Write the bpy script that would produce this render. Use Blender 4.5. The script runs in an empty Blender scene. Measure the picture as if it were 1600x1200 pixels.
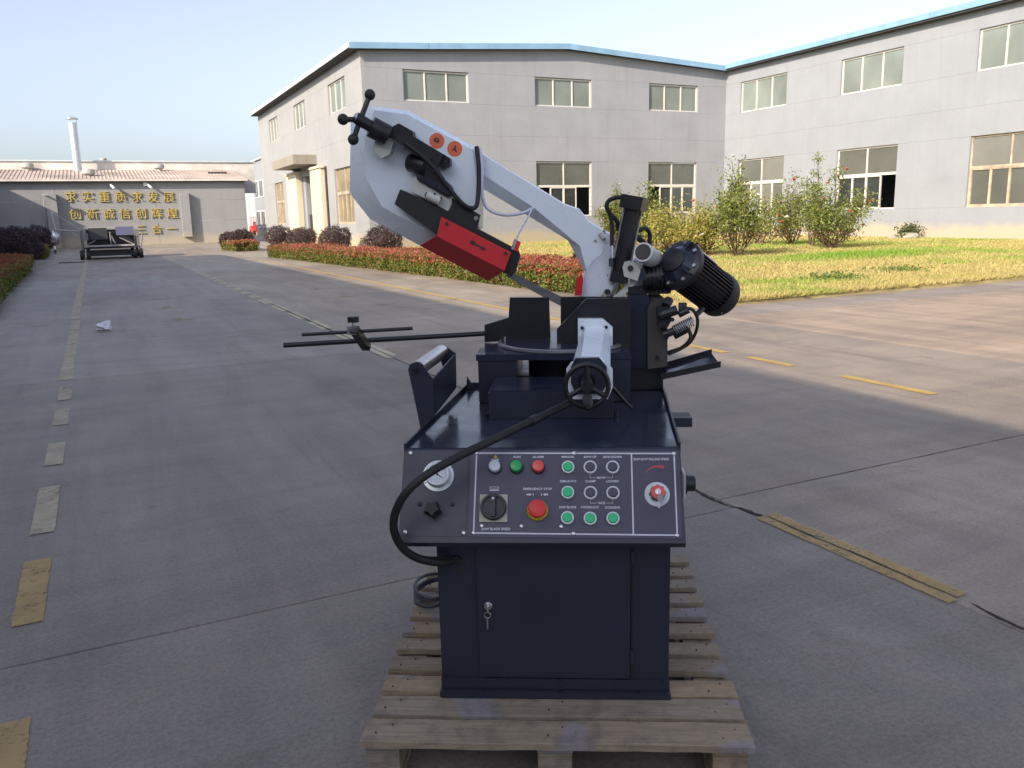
import bpy, bmesh, math, random
import numpy as np
from mathutils import Vector, Matrix

random.seed(7)
rng = np.random.default_rng(7)
scene = bpy.context.scene
col = scene.collection
R = math.radians

# ------------------------------------------------------------------ camera
cam_d = bpy.data.cameras.new('camera')
cam = bpy.data.objects.new('camera', cam_d)
col.objects.link(cam)
cam_d.sensor_width = 36.0
cam_d.lens = 29.25
cam_d.clip_start = 0.05
cam_d.clip_end = 3000
cam.matrix_world = Matrix([[0.8958891, 0.1083374, -0.4308662, 0.0000000], [-0.4436547, 0.1668142, -0.8805360, 0.0000000], [-0.0235204, 0.9800184, 0.1975114, 1.5000000], [0.0000000, 0.0000000, 0.0000000, 1.0000000]])
scene.camera = cam

# ------------------------------------------------------------------ sky, sun, exposure
SUN_TO = Vector((-1.0, -0.5, 0.58)).normalized()      # towards the sun
SUN_EL = math.asin(SUN_TO.z)
SUN_AZ = math.atan2(SUN_TO.x, SUN_TO.y)
world = bpy.data.worlds.new('World')
scene.world = world
world.use_nodes = True
wn = world.node_tree
for n in list(wn.nodes):
    wn.nodes.remove(n)
sky = wn.nodes.new('ShaderNodeTexSky')
sky.sky_type = 'NISHITA'
sky.sun_disc = False
sky.sun_elevation = SUN_EL
sky.sun_rotation = SUN_AZ
sky.altitude = 0
sky.air_density = 1.0
sky.dust_density = 2.3
sky.ozone_density = 4.0
bg = wn.nodes.new('ShaderNodeBackground')
bg.inputs['Strength'].default_value = 0.134
wo = wn.nodes.new('ShaderNodeOutputWorld')
hs = wn.nodes.new('ShaderNodeHueSaturation')         # desaturates the whole sky and shifts its hue slightly
hs.inputs['Hue'].default_value = 0.515
hs.inputs['Saturation'].default_value = 0.56
wn.links.new(sky.outputs[0], hs.inputs['Color'])
wn.links.new(hs.outputs[0], bg.inputs['Color'])
wn.links.new(bg.outputs[0], wo.inputs['Surface'])

sun_d = bpy.data.lights.new('sun', 'SUN')
sun_d.energy = 3.8
sun_d.angle = R(0.5)
sun_d.color = (1.0, 0.85, 0.67)
sun = bpy.data.objects.new('sun', sun_d)
col.objects.link(sun)
sun.rotation_euler = SUN_TO.to_track_quat('Z', 'Y').to_euler()
sun.location = (-20, -10, 30)

scene.view_settings.view_transform = 'Standard'
scene.view_settings.look = 'None'
scene.view_settings.gamma = 1.0
scene.view_settings.use_curve_mapping = False
scene.view_settings.exposure = 0.92

# ------------------------------------------------------------------ helpers
def tag(o, label=None, cat=None, group=None, kind=None):
    if label: o['label'] = label
    if cat: o['category'] = cat
    if group: o['group'] = group
    if kind: o['kind'] = kind
    return o

def empty(name, loc=(0, 0, 0), rz=0.0, parent=None):
    o = bpy.data.objects.new(name, None)
    o.empty_display_size = 0.2
    col.objects.link(o)
    o.location = loc
    o.rotation_euler = (0, 0, rz)
    if parent: o.parent = parent
    return o

def link(name, me, parent=None, mtx=None):
    o = bpy.data.objects.new(name, me)
    col.objects.link(o)
    if parent: o.parent = parent
    if mtx is not None: o.matrix_local = mtx
    return o

def build(name, bm, mat, parent=None, mtx=None, smooth=None, bevel=0.0, segs=2):
    if bevel > 0:
        es = [e for e in bm.edges if len(e.link_faces) == 2 and e.calc_face_angle(0) > 0.5]
        bmesh.ops.bevel(bm, geom=es, offset=bevel, segments=segs, affect='EDGES', profile=0.6, clamp_overlap=True)
    me = bpy.data.meshes.new(name)
    bmesh.ops.recalc_face_normals(bm, faces=bm.faces)
    bm.to_mesh(me)
    bm.free()
    me.materials.append(mat)
    if smooth is not None:
        for p in me.polygons: p.use_smooth = True
        me.set_sharp_from_angle(angle=R(smooth))
    return link(name, me, parent, mtx)

def box(bm, x0, x1, y0, y1, z0, z1, mtx=None):
    vs = [bm.verts.new((x, y, z)) for z in (z0, z1) for y in (y0, y1) for x in (x0, x1)]
    for f in ((0, 2, 3, 1), (4, 5, 7, 6), (0, 1, 5, 4), (2, 6, 7, 3), (0, 4, 6, 2), (1, 3, 7, 5)):
        bm.faces.new([vs[i] for i in f])
    if mtx is not None: bmesh.ops.transform(bm, matrix=mtx, verts=vs)
    return vs

def bx(name, x0, x1, y0, y1, z0, z1, mat, parent=None, bevel=0.0, mtx=None):
    bm = bmesh.new()
    box(bm, x0, x1, y0, y1, z0, z1)
    return build(name, bm, mat, parent, mtx, bevel=bevel)

def loft(bm, A, B, capA=True, capB=True):
    """two rings of equal count joined by quads"""
    a = [bm.verts.new(p) for p in A]
    b = [bm.verts.new(p) for p in B]
    n = len(a)
    for i in range(n):
        j = (i + 1) % n
        bm.faces.new((a[i], a[j], b[j], b[i]))
    if capA: bm.faces.new(a)
    if capB: bm.faces.new(list(reversed(b)))
    return a, b

def prism_y(bm, poly, y0, y1):
    """poly of (x, z) extruded along y"""
    loft(bm, [(x, y0, z) for x, z in poly], [(x, y1, z) for x, z in poly])

def prism_x(bm, poly, x0, x1):
    loft(bm, [(x0, y, z) for y, z in poly], [(x1, y, z) for y, z in poly])

def prism_z(bm, poly, z0, z1):
    loft(bm, [(x, y, z0) for x, y in poly], [(x, y, z1) for x, y in poly])

def frame_of(p0, p1):
    p0, p1 = Vector(p0), Vector(p1)
    d = (p1 - p0)
    q = d.normalized().to_track_quat('Z', 'Y')
    return Matrix.Translation(p0) @ q.to_matrix().to_4x4(), d.length

def lathe(bm, prof, mtx=None, seg=24, caps=True):
    """profile of (r, z)"""
    rings = []
    for r, z in prof:
        rings.append([bm.verts.new((r * math.cos(2 * math.pi * k / seg), r * math.sin(2 * math.pi * k / seg), z)) for k in range(seg)])
    for a, b in zip(rings, rings[1:]):
        for i in range(seg):
            j = (i + 1) % seg
            bm.faces.new((a[i], a[j], b[j], b[i]))
    if caps:
        bm.faces.new(list(reversed(rings[0])))
        bm.faces.new(rings[-1])
    vs = [v for r in rings for v in r]
    if mtx is not None: bmesh.ops.transform(bm, matrix=mtx, verts=vs)
    return vs

def cyl(bm, p0, p1, r0, r1=None, seg=20):
    m, L = frame_of(p0, p1)
    return lathe(bm, [(r0, 0), (r0 if r1 is None else r1, L)], m, seg)

def spline(pts, n=8):
    P = [Vector(p) for p in pts]
    P = [P[0] * 2 - P[1]] + P + [P[-1] * 2 - P[-2]]
    out = []
    for i in range(1, len(P) - 2):
        for k in range(n):
            t = k / n
            a, b, c, d = P[i - 1], P[i], P[i + 1], P[i + 2]
            out.append(0.5 * ((2 * b) + (c - a) * t + (2 * a - 5 * b + 4 * c - d) * t * t + (3 * b - a - 3 * c + d) * t ** 3))
    out.append(P[-2])
    return out

def tube(bm, pts, r, seg=10, taper=None):
    pts = [Vector(p) for p in pts]
    n = len(pts)
    prev = None
    nrm = None
    for i, p in enumerate(pts):
        t = (pts[min(i + 1, n - 1)] - pts[max(i - 1, 0)]).normalized()
        if nrm is None:
            nrm = t.orthogonal().normalized()
        else:
            nrm = (nrm - t * nrm.dot(t)).normalized()
        bn = t.cross(nrm)
        rr = r if taper is None else r + (taper - r) * i / (n - 1)
        ring = [bm.verts.new(p + (nrm * math.cos(2 * math.pi * k / seg) + bn * math.sin(2 * math.pi * k / seg)) * rr) for k in range(seg)]
        if prev:
            for k in range(seg):
                j = (k + 1) % seg
                bm.faces.new((prev[k], prev[j], ring[j], ring[k]))
        else:
            bm.faces.new(list(reversed(ring)))
        prev = ring
    bm.faces.new(prev)

def tb(name, pts, r, mat, parent=None, n=8, seg=10, taper=None, mtx=None):
    bm = bmesh.new()
    tube(bm, spline(pts, n) if n else pts, r, seg, taper)
    return build(name, bm, mat, parent, mtx, smooth=50)

def cy(name, p0, p1, r, mat, parent=None, r1=None, seg=24, bevel=0.0, mtx=None):
    bm = bmesh.new()
    cyl(bm, p0, p1, r, r1, seg)
    return build(name, bm, mat, parent, mtx, smooth=40, bevel=bevel)

def lt(name, prof, mat, parent=None, mtx=None, seg=28):
    bm = bmesh.new()
    lathe(bm, prof, None, seg)
    return build(name, bm, mat, parent, mtx, smooth=40)

def text(name, s, size, mat, parent=None, mtx=None, depth=0.0, align='CENTER', sx=1.0, bold=0.0):
    cu = bpy.data.curves.new(name, 'FONT')
    cu.body = s
    cu.size = size
    cu.align_x = align
    cu.align_y = 'CENTER'
    cu.extrude = depth
    cu.offset = bold
    cu.resolution_u = 2
    tmp = bpy.data.objects.new(name + '_tmp', cu)
    col.objects.link(tmp)
    dg = bpy.context.evaluated_depsgraph_get()
    me = bpy.data.meshes.new_from_object(tmp.evaluated_get(dg))
    bpy.data.objects.remove(tmp)
    bpy.data.curves.remove(cu)
    me.name = name
    if sx != 1.0: me.transform(Matrix.Diagonal((sx, 1, 1, 1)))
    me.materials.clear()
    me.materials.append(mat)
    return link(name, me, parent, mtx)

# ------------------------------------------------------------------ materials
def nodes(name):
    m = bpy.data.materials.new(name)
    m.use_nodes = True
    nt = m.node_tree
    b = nt.nodes['Principled BSDF']
    return m, nt, b

def noise(nt, vec, scale, detail=4, rough=0.6, dist=0.0):
    n = nt.nodes.new('ShaderNodeTexNoise')
    n.inputs['Scale'].default_value = scale
    n.inputs['Detail'].default_value = detail
    n.inputs['Roughness'].default_value = rough
    n.inputs['Distortion'].default_value = dist
    if vec is not None: nt.links.new(vec, n.inputs['Vector'])
    return n.outputs['Fac']

def ramp(nt, fac, stops):
    r = nt.nodes.new('ShaderNodeValToRGB')
    el = r.color_ramp.elements
    while len(el) < len(stops): el.new(0.5)
    for e, (p, c) in zip(el, stops):
        e.position = p
        e.color = (c, c, c, 1) if not hasattr(c, '__len__') else (*c, 1)
    nt.links.new(fac, r.inputs[0])
    return r.outputs[0]

def mix(nt, fac, a, b, mode='MIX'):
    m = nt.nodes.new('ShaderNodeMix')
    m.data_type = 'RGBA'
    m.blend_type = mode
    for s, v in ((0, fac), (6, a), (7, b)):
        if hasattr(v, 'links'): nt.links.new(v, m.inputs[s])
        elif s == 0: m.inputs[s].default_value = v
        else: m.inputs[s].default_value = (*v, 1) if hasattr(v, '__len__') else (v, v, v, 1)
    return m.outputs[2]

def math_n(nt, op, a, b=None):
    m = nt.nodes.new('ShaderNodeMath')
    m.operation = op
    for s, v in ((0, a), (1, b)):
        if v is None: continue
        if hasattr(v, 'links'): nt.links.new(v, m.inputs[s])
        else: m.inputs[s].default_value = v
    return m.outputs[0]

def pos(nt, scale=(1, 1, 1), space='world'):
    if space == 'world':
        g = nt.nodes.new('ShaderNodeNewGeometry')
        v = g.outputs['Position']
    else:
        g = nt.nodes.new('ShaderNodeTexCoord')
        v = g.outputs['Object']
    mp = nt.nodes.new('ShaderNodeMapping')
    mp.inputs['Scale'].default_value = scale
    nt.links.new(v, mp.inputs['Vector'])
    return mp.outputs[0]

def bump(nt, b, h, strength=0.3, dist=0.01):
    n = nt.nodes.new('ShaderNodeBump')
    n.inputs['Strength'].default_value = strength
    n.inputs['Distance'].default_value = dist
    nt.links.new(h, n.inputs['Height'])
    nt.links.new(n.outputs[0], b.inputs['Normal'])

def obrand(nt):
    o = nt.nodes.new('ShaderNodeObjectInfo')
    return o.outputs['Random']

def plain(name, c, rough=0.5, metal=0.0, var=0.12, scale=6.0, bmp=0.0, coat=0.0, spec=None, space='obj'):
    m, nt, b = nodes(name)
    v = pos(nt, space=space)
    f = noise(nt, v, scale, 5)
    c2 = tuple(x * (1 - var) for x in c)
    c3 = tuple(min(1, x * (1 + var)) for x in c)
    nt.links.new(ramp(nt, f, [(0.3, c2), (0.7, c3)]), b.inputs['Base Color'])
    r = ramp(nt, noise(nt, v, scale * 3.1, 4), [(0.3, max(0, rough - 0.07)), (0.7, min(1, rough + 0.07))])
    nt.links.new(r, b.inputs['Roughness'])
    b.inputs['Metallic'].default_value = metal
    b.inputs['Coat Weight'].default_value = coat
    if spec is not None: b.inputs['Specular IOR Level'].default_value = spec
    if bmp > 0: bump(nt, b, noise(nt, v, scale * 18, 3), bmp, 0.002)
    return m

def concrete(name, c, slab=True):
    m, nt, b = nodes(name)
    v = pos(nt)
    big = noise(nt, v, 0.28, 6, 0.62, 0.6)
    mid = noise(nt, v, 1.7, 8, 0.68, 0.3)
    streak = noise(nt, pos(nt, (1.6, 0.22, 1)), 1.4, 6, 0.65, 0.5)
    fine = noise(nt, v, 55, 3, 0.7)
    speck = noise(nt, v, 190, 2, 0.5)
    c0 = tuple(x * 0.74 for x in c)
    c1 = tuple(x * 1.2 for x in c)
    a = ramp(nt, big, [(0.33, c0), (0.5, c), (0.7, c1)])
    a = mix(nt, 0.6, a, ramp(nt, mid, [(0.25, 0.62), (0.5, 0.98), (0.78, 1.24)]), 'MULTIPLY')
    a = mix(nt, 0.8, a, ramp(nt, streak, [(0.3, 0.68), (0.55, 1.0), (0.75, 1.18)]), 'MULTIPLY')
    scuff = noise(nt, pos(nt, (0.5, 2.4, 1)), 1.1, 8, 0.72, 0.9)
    a = mix(nt, 0.7, a, ramp(nt, scuff, [(0.34, (0.78, 0.76, 0.74)), (0.5, (1.0, 1.0, 1.0)), (0.68, (1.2, 1.16, 1.1))]), 'MULTIPLY')
    a = mix(nt, 0.85, a, ramp(nt, fine, [(0.25, 0.66), (0.5, 1.0), (0.75, 1.3)]), 'MULTIPLY')
    a = mix(nt, 0.7, a, ramp(nt, speck, [(0.3, 0.6), (0.45, 1.0), (0.62, 1.0), (0.75, 1.6)]), 'MULTIPLY')
    # old oil spots and scuffs with shapes of their own
    spot = noise(nt, v, 3.3, 3, 0.5)
    a = mix(nt, ramp(nt, spot, [(0.68, 0.0), (0.74, 0.55)]), a, tuple(x * 0.5 for x in c))
    tyre = noise(nt, pos(nt, (2.2, 0.10, 1)), 2.3, 5, 0.6, 0.8)
    a = mix(nt, ramp(nt, tyre, [(0.58, 0.0), (0.72, 0.5)]), a, tuple(x * 0.6 for x in c))
    if slab:
        t = ramp(nt, obrand(nt), [(0.0, (0.86, 0.84, 0.84)), (0.5, (1.0, 1.0, 1.0)), (1.0, (0.98, 1.06, 1.1))])
        a = mix(nt, 0.85, a, t, 'MULTIPLY')
    nt.links.new(a, b.inputs['Base Color'])
    nt.links.new(ramp(nt, mid, [(0.3, 0.46), (0.7, 0.66)]), b.inputs['Roughness'])
    h = mix(nt, 0.5, fine, mid)
    bump(nt, b, h, 0.35, 0.006)
    return m

def paint_line(name, c, wear=0.5, edge=0.1):
    m, nt, b = nodes(name)
    v = pos(nt)
    nt.links.new(ramp(nt, noise(nt, v, 4.0, 6), [(0.3, tuple(x * 0.68 for x in c)), (0.7, c)]), b.inputs['Base Color'])
    b.inputs['Roughness'].default_value = 0.75
    f = noise(nt, v, 14, 8, 0.72)
    f2 = noise(nt, v, 2.2, 4, 0.6)
    s = math_n(nt, 'ADD', math_n(nt, 'MULTIPLY', f, 0.6), math_n(nt, 'MULTIPLY', f2, 0.5))
    s = math_n(nt, 'ADD', s, math_n(nt, 'MULTIPLY', math_n(nt, 'SUBTRACT', noise(nt, v, 75, 4, 0.7), 0.5), 0.45))
    mask = ramp(nt, s, [(wear - edge, 0.0), (wear + edge, 0.82)])
    tr = nt.nodes.new('ShaderNodeBsdfTransparent')
    mx = nt.nodes.new('ShaderNodeMixShader')
    nt.links.new(mask, mx.inputs[0])
    nt.links.new(tr.outputs[0], mx.inputs[1])
    nt.links.new(b.outputs[0], mx.inputs[2])
    nt.links.new(mx.outputs[0], nt.nodes['Material Output'].inputs['Surface'])
    return m

def stucco(name, c, stain=(0.5, 0.45, 0.35), amount=0.35, base_stain=None):
    m, nt, b = nodes(name)
    v = pos(nt)
    a = ramp(nt, noise(nt, v, 0.5, 6, 0.65), [(0.3, tuple(x * 0.9 for x in c)), (0.7, tuple(min(1, x * 1.05) for x in c))])
    st = noise(nt, pos(nt, (2.2, 2.2, 0.16)), 1.3, 6, 0.7, 0.3)
    a = mix(nt, ramp(nt, st, [(0.52, 0.0), (0.75, amount)]), a, tuple(x * y for x, y in zip(c, stain)))
    bl = noise(nt, v, 1.7, 5, 0.6)
    a = mix(nt, ramp(nt, bl, [(0.58, 0.0), (0.72, amount * 0.6)]), a, tuple(min(1, x * 1.16) for x in c))
    a = mix(nt, 0.5, a, ramp(nt, noise(nt, v, 18, 4, 0.7), [(0.3, 0.88), (0.7, 1.08)]), 'MULTIPLY')
    if base_stain:
        sep = nt.nodes.new('ShaderNodeSeparateXYZ')
        g = nt.nodes.new('ShaderNodeNewGeometry')
        nt.links.new(g.outputs['Position'], sep.inputs[0])
        zz = math_n(nt, 'ADD', sep.outputs[2], math_n(nt, 'MULTIPLY', noise(nt, v, 0.9, 5, 0.7), -0.9))
        a = mix(nt, ramp(nt, zz, [(0.0, 0.6), (0.4, 0.0)]), a, base_stain)
    nt.links.new(a, b.inputs['Base Color'])
    b.inputs['Roughness'].default_value = 0.9
    bump(nt, b, noise(nt, v, 30, 4), 0.25, 0.01)
    return m

def leaf_mat(name, rough=0.5, trans=0.25):
    m, nt, b = nodes(name)
    at = nt.nodes.new('ShaderNodeAttribute')
    at.attribute_name = 'leafcol'
    nt.links.new(at.outputs['Color'], b.inputs['Base Color'])
    b.inputs['Roughness'].default_value = rough
    t = nt.nodes.new('ShaderNodeBsdfTranslucent')
    nt.links.new(at.outputs['Color'], t.inputs[0])
    mx = nt.nodes.new('ShaderNodeMixShader')
    mx.inputs[0].default_value = trans
    nt.links.new(b.outputs[0], mx.inputs[1])
    nt.links.new(t.outputs[0], mx.inputs[2])
    nt.links.new(mx.outputs[0], nt.nodes['Material Output'].inputs['Surface'])
    return m

def wood(name, c):
    m, nt, b = nodes(name)
    v = pos(nt, (2.0, 38, 38), 'obj')
    g = noise(nt, v, 2.0, 6, 0.65, 1.2)
    a = ramp(nt, g, [(0.25, tuple(x * 0.55 for x in c)), (0.5, c), (0.75, tuple(x * 1.25 for x in c))])
    o = obrand(nt)
    a = mix(nt, 0.9, a, ramp(nt, o, [(0.0, (0.75, 0.7, 0.66)), (0.4, (1.05, 0.98, 0.9)), (0.7, (0.84, 0.86, 0.9)), (1.0, (1.1, 0.98, 0.82))]), 'MULTIPLY')
    w = nt.nodes.new('ShaderNodeTexNoise')
    w.noise_dimensions = '4D'
    w.inputs['Scale'].default_value = 2.6
    w.inputs['Detail'].default_value = 1
    nt.links.new(math_n(nt, 'MULTIPLY', o, 40), w.inputs['W'])
    nt.links.new(pos(nt, (1.2, 1, 1), 'obj'), w.inputs['Vector'])
    a = mix(nt, ramp(nt, w.outputs['Fac'], [(0.57, 0.0), (0.6, 0.6)]), a, (0.27, 0.26, 0.31))
    d = noise(nt, pos(nt, (1, 1, 1), 'obj'), 14, 6, 0.7)
    a = mix(nt, ramp(nt, d, [(0.48, 0.0), (0.70, 0.75)]), a, tuple(x * 0.4 for x in c))
    nt.links.new(a, b.inputs['Base Color'])
    b.inputs['Roughness'].default_value = 0.85
    bump(nt, b, g, 0.5, 0.003)
    return m

def glass_mat(name, c, dust=0.5, rough=0.08, seed=0.0):
    """dirty window pane: clear glass mixed with a dusty film"""
    m, nt, b = nodes(name)
    v = pos(nt)
    b.inputs['Base Color'].default_value = (*c, 1)
    nt.links.new(ramp(nt, noise(nt, v, 0.45 + seed, 3, 0.5, 0.2), [(0.3, tuple(x * 0.8 for x in c)), (0.7, tuple(min(1, x * 1.25) for x in c))]), b.inputs['Base Color'])
    b.inputs['Roughness'].default_value = rough
    b.inputs['Specular IOR Level'].default_value = 0.6
    tr = nt.nodes.new('ShaderNodeBsdfTransparent')
    tr.inputs[0].default_value = (0.75, 0.8, 0.78, 1)
    mx = nt.nodes.new('ShaderNodeMixShader')
    f = ramp(nt, noise(nt, v, 0.6, 2, 0.5), [(0.3, max(0, dust - 0.06)), (0.7, min(1, dust + 0.06))])
    nt.links.new(f, mx.inputs[0])
    nt.links.new(tr.outputs[0], mx.inputs[1])
    nt.links.new(b.outputs[0], mx.inputs[2])
    nt.links.new(mx.outputs[0], nt.nodes['Material Output'].inputs['Surface'])
    return m

M = {}
M['slab'] = concrete('slab_concrete', (0.254, 0.222, 0.188))
M['slab_mid'] = concrete('slab_concrete_bounce', (0.322, 0.270, 0.214))  # bounce from sunlit walls and ground put into the colour as extra brightness
M['slab_dust_sunlit'] = concrete('slab_concrete_dusty_sunlit', (0.390, 0.304, 0.222))  # dust brown plus sunlit brightness put into the colour of the right-hand slabs
M['ground'] = concrete('ground_concrete', (0.31, 0.265, 0.230), slab=False)
M['crack'] = plain('crack_dirt', (0.028, 0.024, 0.021), 0.95, var=0.4, scale=30, space='world')
M['line_yellow'] = paint_line('yellow_line', (0.62, 0.42, 0.11), 0.36, 0.08)
M['line_near'] = paint_line('ochre_line', (0.55, 0.385, 0.16), 0.43, 0.09)
M['line_old'] = paint_line('old_pale_line', (0.56, 0.485, 0.35), 0.41, 0.10)
M['line_mid'] = paint_line('pale_centre_line', (0.72, 0.64, 0.46), 0.40, 0.09)
M['line_faint'] = paint_line('faint_line', (0.50, 0.42, 0.26), 0.58, 0.06)
M['soil'] = plain('soil', (0.33, 0.27, 0.135), 0.95, var=0.35, scale=1.3, space='world', bmp=0.4)
M['wall_grey'] = stucco('grey_stucco', (0.285, 0.297, 0.328), amount=0.22, base_stain=(0.42, 0.34, 0.18))
M['wall_cream'] = stucco('pale_stucco', (0.296, 0.305, 0.315), amount=0.2, base_stain=(0.55, 0.40, 0.19))
M['wall_lav'] = stucco('lavender_stucco', (0.268, 0.286, 0.318), amount=0.15, base_stain=(0.46, 0.39, 0.24))
M['wall_far'] = stucco('far_grey_stucco', (0.27, 0.275, 0.29), amount=0.2, base_stain=(0.42, 0.36, 0.26))
M['wall_white'] = stucco('white_stucco', (0.66, 0.66, 0.66), amount=0.2)
M['pillar'] = stucco('yellowed_pillar', (0.62, 0.56, 0.43), stain=(0.9, 0.62, 0.28), amount=0.7, base_stain=(0.55, 0.36, 0.12))
M['canopy'] = stucco('weathered_canopy', (0.27, 0.25, 0.21), stain=(0.6, 0.55, 0.45), amount=0.5)
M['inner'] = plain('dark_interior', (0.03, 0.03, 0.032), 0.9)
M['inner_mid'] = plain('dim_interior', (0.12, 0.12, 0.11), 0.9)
M['frame_w'] = plain('white_window_frame', (0.58, 0.56, 0.52), 0.5, var=0.1, space='world')
M['frame_r'] = plain('rusty_window_frame', (0.40, 0.33, 0.245), 0.7, var=0.35, scale=2.5, space='world')
M['glass_hi'] = glass_mat('frosted_pane', (0.205, 0.235, 0.215), 0.84, 0.15)
M['glass_lo'] = glass_mat('dusty_pane', (0.14, 0.145, 0.13), 0.72, 0.05)
M['glass_lo2'] = glass_mat('paler_dusty_pane', (0.20, 0.20, 0.185), 0.80, 0.08)
M['glass_lo3'] = glass_mat('papered_pane', (0.22, 0.205, 0.14), 0.86, 0.12)
M['glass_dk'] = glass_mat('clear_pane', (0.06, 0.065, 0.065), 0.5, 0.03)
M['glass_tan'] = glass_mat('tan_pane', (0.28, 0.235, 0.15), 0.85, 0.12)
M['blue_trim'] = plain('pale_blue_metal', (0.20, 0.35, 0.50), 0.45, var=0.15, scale=1.0, space='world')
M['white_trim'] = plain('weathered_white_metal', (0.52, 0.58, 0.62), 0.5, var=0.12, scale=1.0, space='world')
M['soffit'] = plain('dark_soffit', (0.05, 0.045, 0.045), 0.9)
M['roof_rust'] = plain('rusty_roof_sheet', (0.42, 0.345, 0.30), 0.8, var=0.35, scale=0.45, space='world')
M['roof_white'] = plain('chalky_roof_wall', (0.60, 0.57, 0.53), 0.8, var=0.2, scale=0.9, space='world')
M['galv'] = plain('galvanised_steel', (0.62, 0.64, 0.67), 0.38, 0.75, var=0.1, scale=3)
M['galv_dull'] = plain('dull_galvanised', (0.40, 0.39, 0.37), 0.6, 0.2, var=0.2, scale=3)
M['gold'] = plain('gold_lettering', (0.52, 0.40, 0.11), 0.4, 0.2, var=0.2, scale=4)
M['leaf'] = leaf_mat('leaf', 0.45, 0.38)
M['grass'] = leaf_mat('grass_blade', 0.6, 0.5)
M['stem'] = plain('brown_stem', (0.10, 0.062, 0.038), 0.85, var=0.3, scale=20)
M['flower_r'] = plain('pink_red_petal', (0.62, 0.14, 0.15), 0.6, var=0.25, scale=30)
M['flower_w'] = plain('white_petal', (0.75, 0.72, 0.66), 0.6, var=0.1, scale=30)
M['core'] = plain('hedge_dark_core', (0.075, 0.065, 0.030), 1.0, var=0.4, scale=8)  # dark hedge interior: crown shade put in as a twig-brown core
M['core_p'] = plain('purple_bush_dark_core', (0.07, 0.045, 0.045), 1.0, var=0.4, scale=8)  # same dark core, for the shaded inside of the purple bushes

M['navy'] = plain('navy_enamel', (0.024, 0.029, 0.046), 0.36, var=0.2, scale=3.5, bmp=0.12)
M['navy_gloss'] = plain('navy_enamel_gloss', (0.022, 0.027, 0.050), 0.17, var=0.12, scale=5, bmp=0.02)
M['panel'] = plain('panel_face', (0.060, 0.056, 0.090), 0.42, var=0.10, scale=9)
M['black'] = plain('black_paint', (0.014, 0.014, 0.018), 0.38, var=0.2, scale=12, bmp=0.06)
M['black_matt'] = plain('black_plate', (0.018, 0.018, 0.018), 0.55, var=0.2, scale=12)
M['brown_face'] = plain('brown_plus_reflection', (0.055, 0.047, 0.042), 0.6, var=0.15, scale=8)  # reflected sunlit ground painted as brown over black; also the plain brown cable
M['rubber'] = plain('black_rubber', (0.013, 0.013, 0.013), 0.6, var=0.15, scale=40)
M['white'] = plain('white_enamel', (0.79, 0.86, 0.93), 0.30, var=0.015, scale=2)
M['offwhite'] = plain('off_white_paint', (0.58, 0.60, 0.55), 0.4, var=0.06, scale=5)
M['steel'] = plain('bright_steel', (0.58, 0.58, 0.58), 0.30, 1.0, var=0.05, scale=3)
M['steel_dull'] = plain('dull_steel', (0.38, 0.38, 0.39), 0.42, 0.8, var=0.12, scale=14)
M['blade'] = plain('blade_steel', (0.16, 0.155, 0.15), 0.45, 0.6, var=0.15, scale=20)
M['red'] = plain('red_guard_paint', (0.62, 0.02, 0.028), 0.36, var=0.08, scale=5)
M['red_btn'] = plain('red_plastic', (0.72, 0.035, 0.03), 0.4, var=0.05)
M['red_lamp'] = plain('red_lens', (0.80, 0.09, 0.07), 0.25, var=0.05)
M['green_lamp'] = plain('green_lens', (0.01, 0.38, 0.09), 0.25, var=0.05)
M['green_btn'] = plain('green_plastic', (0.01, 0.55, 0.20), 0.35, var=0.05)
M['white_lamp'] = plain('white_lens', (0.62, 0.65, 0.70), 0.25, var=0.04)
M['yellow'] = plain('yellow_plastic', (0.62, 0.40, 0.02), 0.4, var=0.05)
M['ring'] = plain('pale_ring', (0.70, 0.72, 0.74), 0.4, var=0.04)
M['ring_met'] = plain('metal_bezel', (0.55, 0.58, 0.58), 0.35, 0.5, var=0.05)
M['print'] = plain('white_print', (0.66, 0.66, 0.72), 0.6, var=0.03)
M['print_r'] = plain('red_print', (0.55, 0.06, 0.07), 0.6, var=0.03)
M['print_y'] = plain('yellow_print', (0.60, 0.46, 0.05), 0.6, var=0.03)
M['plate'] = plain('beige_switch_plate', (0.40, 0.40, 0.30), 0.45, var=0.06)
M['label_o'] = plain('orange_label', (0.78, 0.17, 0.07), 0.45, var=0.05)
M['label_w'] = plain('name_plate', (0.62, 0.63, 0.66), 0.4, var=0.05)
M['hose_w'] = plain('milky_hose', (0.60, 0.62, 0.72), 0.3, var=0.05)
M['wood'] = wood('pallet_wood', (0.335, 0.272, 0.195))
M['cable'] = plain('grey_cable_sheath', (0.045, 0.047, 0.06), 0.5, var=0.15)
M['gauge'] = plain('gauge_face', (0.62, 0.64, 0.68), 0.35, var=0.08, scale=30)
def clear(name):
    m, nt, b = nodes(name)
    b.inputs['Base Color'].default_value = (0.9, 0.93, 0.95, 1)
    b.inputs['Roughness'].default_value = 0.05
    b.inputs['Transmission Weight'].default_value = 1.0
    b.inputs['IOR'].default_value = 1.2
    return m
M['clear'] = clear('clear_plastic')
M['bag'] = plain('plastic_bag', (0.74, 0.75, 0.78), 0.4, var=0.06, scale=12)
M['red_truck'] = plain('forklift_red', (0.62, 0.045, 0.035), 0.4, var=0.1)
M['trolley_dark'] = plain('trolley_dark_panel', (0.020, 0.021, 0.028), 0.5, var=0.2)
M['trolley_blue'] = plain('trolley_blue_panel', (0.085, 0.090, 0.155), 0.5, var=0.1)
M['trolley_grey'] = plain('trolley_grey_bar', (0.17, 0.165, 0.17), 0.55, var=0.2)
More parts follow.
